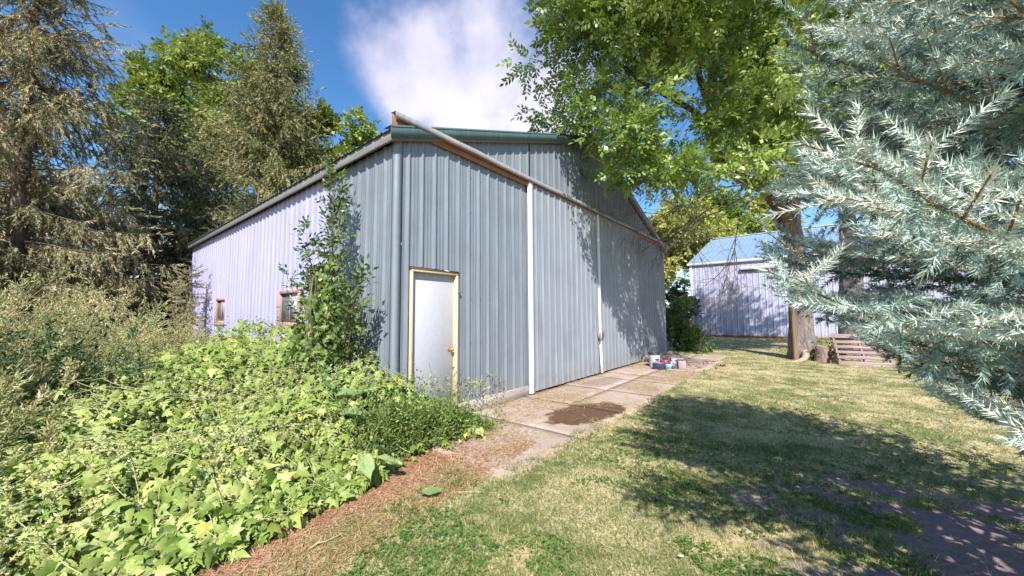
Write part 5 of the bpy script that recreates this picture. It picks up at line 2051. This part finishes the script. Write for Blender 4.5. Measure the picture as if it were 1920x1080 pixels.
wrap('label', M_card, bk, 0.134, -1.75, -1.05, 0.08, 0.19)
wrap('label_print', M_blackpl, bk, 0.134, -1.80, -1.0, 0.195, 0.235)
wrap('label_print', M_blackpl, bk, 0.1345, -1.50, -1.35, 0.165, 0.188)
Vt, Ft = tubes([([(0.158 * cos(a_), 0.158 * sin(a_), 0.30 - 0.13 * max(0, -math.sin(a_ * 1.0 + 0.0))) for a_ in np.linspace(-pi - 0.2, 0.2, 14)], np.full(14, 0.0022))], 5)
link('handle', mesh_np('handle', Vt, Ft), M_iron, bk)


def open_crate(o, w, d, h, mat, th=0.012):
    bevel_box('base', -w / 2, w / 2, -d / 2, d / 2, 0.0, th, mat, o, 0.002)
    for (a0, a1, b0, b1) in ((-w / 2, w / 2, -d / 2, -d / 2 + th), (-w / 2, w / 2, d / 2 - th, d / 2), (-w / 2, -w / 2 + th, -d / 2 + th, d / 2 - th), (w / 2 - th, w / 2, -d / 2 + th, d / 2 - th)):
        bevel_box('side', a0, a1, b0, b1, th, h, mat, o, 0.003)
    bevel_box('rim', -w / 2 - 0.012, w / 2 + 0.012, -d / 2 - 0.012, -d / 2 - 0.001, h - 0.03, h + 0.002, mat, o, 0.003)


cr = thing('plastic_crate', 'low navy plastic crate standing in front of the white bucket', 'crate', (3.98, 9.97, 0.012), -0.25)
open_crate(cr, 0.34, 0.24, 0.15, M_navy)
tb_ = thing('toolbox', 'maroon toolbox between the bucket and the paper sack', 'toolbox', (4.30, 10.36, 0.012), -0.3)
tb_.scale = (0.85, 0.85, 0.85)
bevel_box('body', -0.17, 0.17, -0.10, 0.10, 0.0, 0.17, M_maroon, tb_, 0.012)
bevel_box('lid', -0.165, 0.165, -0.095, 0.095, 0.172, 0.225, M_maroon, tb_, 0.018)
Vt, Ft = tubes([([(-0.07, 0, 0.222), (-0.065, 0, 0.262), (0, 0, 0.27), (0.065, 0, 0.262), (0.07, 0, 0.222)], np.full(5, 0.009))], 6)
link('handle', mesh_np('handle', Vt, Ft), M_blackpl, tb_)
bevel_box('latch', -0.02, 0.02, -0.106, -0.100, 0.14, 0.20, M_iron, tb_, 0.002)
tu = thing('small_tub', 'little white tub with a teal label standing on the concrete', 'tub', (4.15, 9.80, 0.012))
lathe('body', [(0, 0), (0.070, 0), (0.074, 0.02), (0.082, 0.125), (0, 0.126)], M_whitepl, tu, 22)
lathe('lid', [(0, 0.142), (0.082, 0.142), (0.088, 0.138), (0.088, 0.122), (0.083, 0.120)], M_whitepl, tu, 22)
wrap('label', M_teal, tu, 0.0735, -2.6, -0.5, 0.02, 0.095, 10)
sack_ = thing('plastic_sack', 'slumped dark plastic sack left of the cardboard carton', 'sack', (4.40, 10.05, 0.012))
sack_.scale = (0.85, 0.85, 0.9)
V, F = [], []
ns, nr_ = 18, 12
r = np.random.default_rng(12)
for i_ in range(nr_):
    f_ = i_ / (nr_ - 1)
    for j in range(ns):
        a_ = 2 * pi * j / ns
        rr_ = (0.17 * (1 - f_ ** 3) ** 0.5 + 0.03) * (1 + 0.18 * math.sin(3 * a_ + f_ * 5) + 0.08 * r.normal())
        V.append((rr_ * cos(a_), rr_ * 0.8 * sin(a_), 0.26 * f_ + 0.01 * r.normal()))
for i_ in range(nr_ - 1):
    for j in range(ns):
        F.append((i_ * ns + j, i_ * ns + (j + 1) % ns, (i_ + 1) * ns + (j + 1) % ns, (i_ + 1) * ns + j))
link('body', mesh_np('sack_body', V, F, smooth=True), plain('dark_purple_plastic', (0.10, 0.09, 0.14), 0.35), sack_)
link('crumpled_top', mesh_np('crumpled_top', np.array([(0.11 * cos(a_) * (1 + 0.3 * sin(a_ * 5)), 0.09 * sin(a_), 0.25 + 0.02 * sin(4 * a_)) for a_ in np.linspace(0, 2 * pi, 16, endpoint=False)] + [(0, 0, 0.29)]),
                            np.array([(k, (k + 1) % 16, 16) for k in range(16)])), M_whitepl, sack_)
ct = thing('cardboard_carton', 'pinkish cardboard carton at the right end of the clutter', 'carton', (4.56, 9.92, 0.012), -0.35)
ct.scale = (0.85, 0.85, 0.85)
bevel_box('body', -0.11, 0.11, -0.10, 0.10, 0.0, 0.25, M_card, ct, 0.006)
V, F = box_vf(-0.11, 0.0, -0.10, 0.10, 0.0, 0.004)
for sg in (1, -1):
    fl = link('flap', mesh_np('flap', V.copy(), F), M_card, ct, loc=(0.112 * sg, 0, 0.252))
    fl.rotation_euler = (0, 0.22 if sg > 0 else -0.22, 0 if sg > 0 else pi)
pn = thing('round_pan', 'pale round pan lid lying on dirt behind the sack', 'pan', (5.05, 11.1, 0.02))
lathe('dish', [(0.0, 0.10), (0.15, 0.10), (0.20, 0.115), (0.215, 0.12), (0.20, 0.105), (0.15, 0.09), (0.0, 0.085)], M_card, pn, 24)
lathe('foot', [(0.0, 0.085), (0.12, 0.085), (0.13, 0.0), (0.0, 0.0)], M_rust, pn, 16)
# garden debris round the clutter
V, F = [], []
for k in range(70):
    a_, b_ = r.normal(5.0, 0.5), r.normal(11.0, 0.6)
    s_ = r.uniform(0.02, 0.06)
    bv, bf = box_vf(-s_, s_, -s_ * 0.7, s_ * 0.7, 0, s_ * 0.8)
    bv = bv + r.normal(size=bv.shape) * s_ * 0.3 + [a_, b_, 0.0]
    F.append(bf + 8 * k)
    V.append(bv)
o = link('rubble', mesh_np('rubble', np.concatenate(V), np.concatenate(F)), plain('rubble_stone', (0.30, 0.20, 0.17), 0.9, 0, 0.3, 9), kind='stuff')
tag(o, 'scattered small stones and dirt clods near the barn corner', 'rubble')

r = np.random.default_rng(55)
n = 90
x, y = r.uniform(-1.0, 5.5, n), r.uniform(1.9, 9.5, n)
k_ = (dirt_line(x, y) > 0.3) & ~((W2B(x, y)[0] > -0.2) & (W2B(x, y)[1] > -2.0))
x, y = x[k_], y[k_]
n = len(x)
lv, lf = tmpl_leaf(0.5, 0.12)
az = r.uniform(0, 6.28, n)
Vv, Ff, Av = scatter(lv, lf, np.stack([x, y, lawn_h(x, y) + 0.028], 1), frames(np.stack([np.cos(az), np.sin(az), r.normal(size=n) * 0.15], 1), roll=r.normal(size=n) * 0.3), r.uniform(0.03, 0.065, n), r.random(n))
o = link('fallen_leaves', mesh_np('fallen_leaves', Vv, Ff, Av), leaf_mat('dry_leaf', [(0, (0.35, 0.24, 0.12)), (0.6, (0.58, 0.46, 0.28)), (1, (0.66, 0.60, 0.46))], 0.1, 0.6), kind='stuff')
tag(o, 'small dry leaves scattered over the lawn', 'leaves')

# ------------------------------------------------------------------ loose leaf and stick on the lawn
fl = link('fallen_leaf', big_leaf_mesh(40, 0.16, 0.12), M_bur, loc=(-0.60, 3.12, 0.05))
fl.rotation_euler = (0.12, -0.05, 1.75)
fl.scale = (1, 1, 0.35)
tag(fl, 'large pale green leaf lying alone on the lawn left of centre', 'leaf')
Vt, Ft = tubes([([(0, 0, 0.03), (0.07, 0.0, 0.035), (0.14, 0.02, 0.03), (0.20, 0.012, 0.028)], [0.003, 0.003, 0.0025, 0.002])], 5)
sk = link('leaf_stalk', mesh_np('leaf_stalk', Vt, Ft), M_strawstem, loc=(-0.46, 3.11, 0.012))
tag(sk, 'thin straw-coloured stalk lying beside the fallen leaf', 'stalk')
Vt, Ft = tubes([([(0, 0, 0.012), (0.03, 0.05, 0.02), (0.07, 0.075, 0.014), (0.14, 0.17, 0.012)], [0.006, 0.007, 0.005, 0.003])], 6)
sk = link('stick', mesh_np('stick', Vt, Ft), M_strawstem, loc=(-1.30, 2.42, 0.012))
tag(sk, 'short bent pale stick on the dirt at the lawn edge', 'stick')
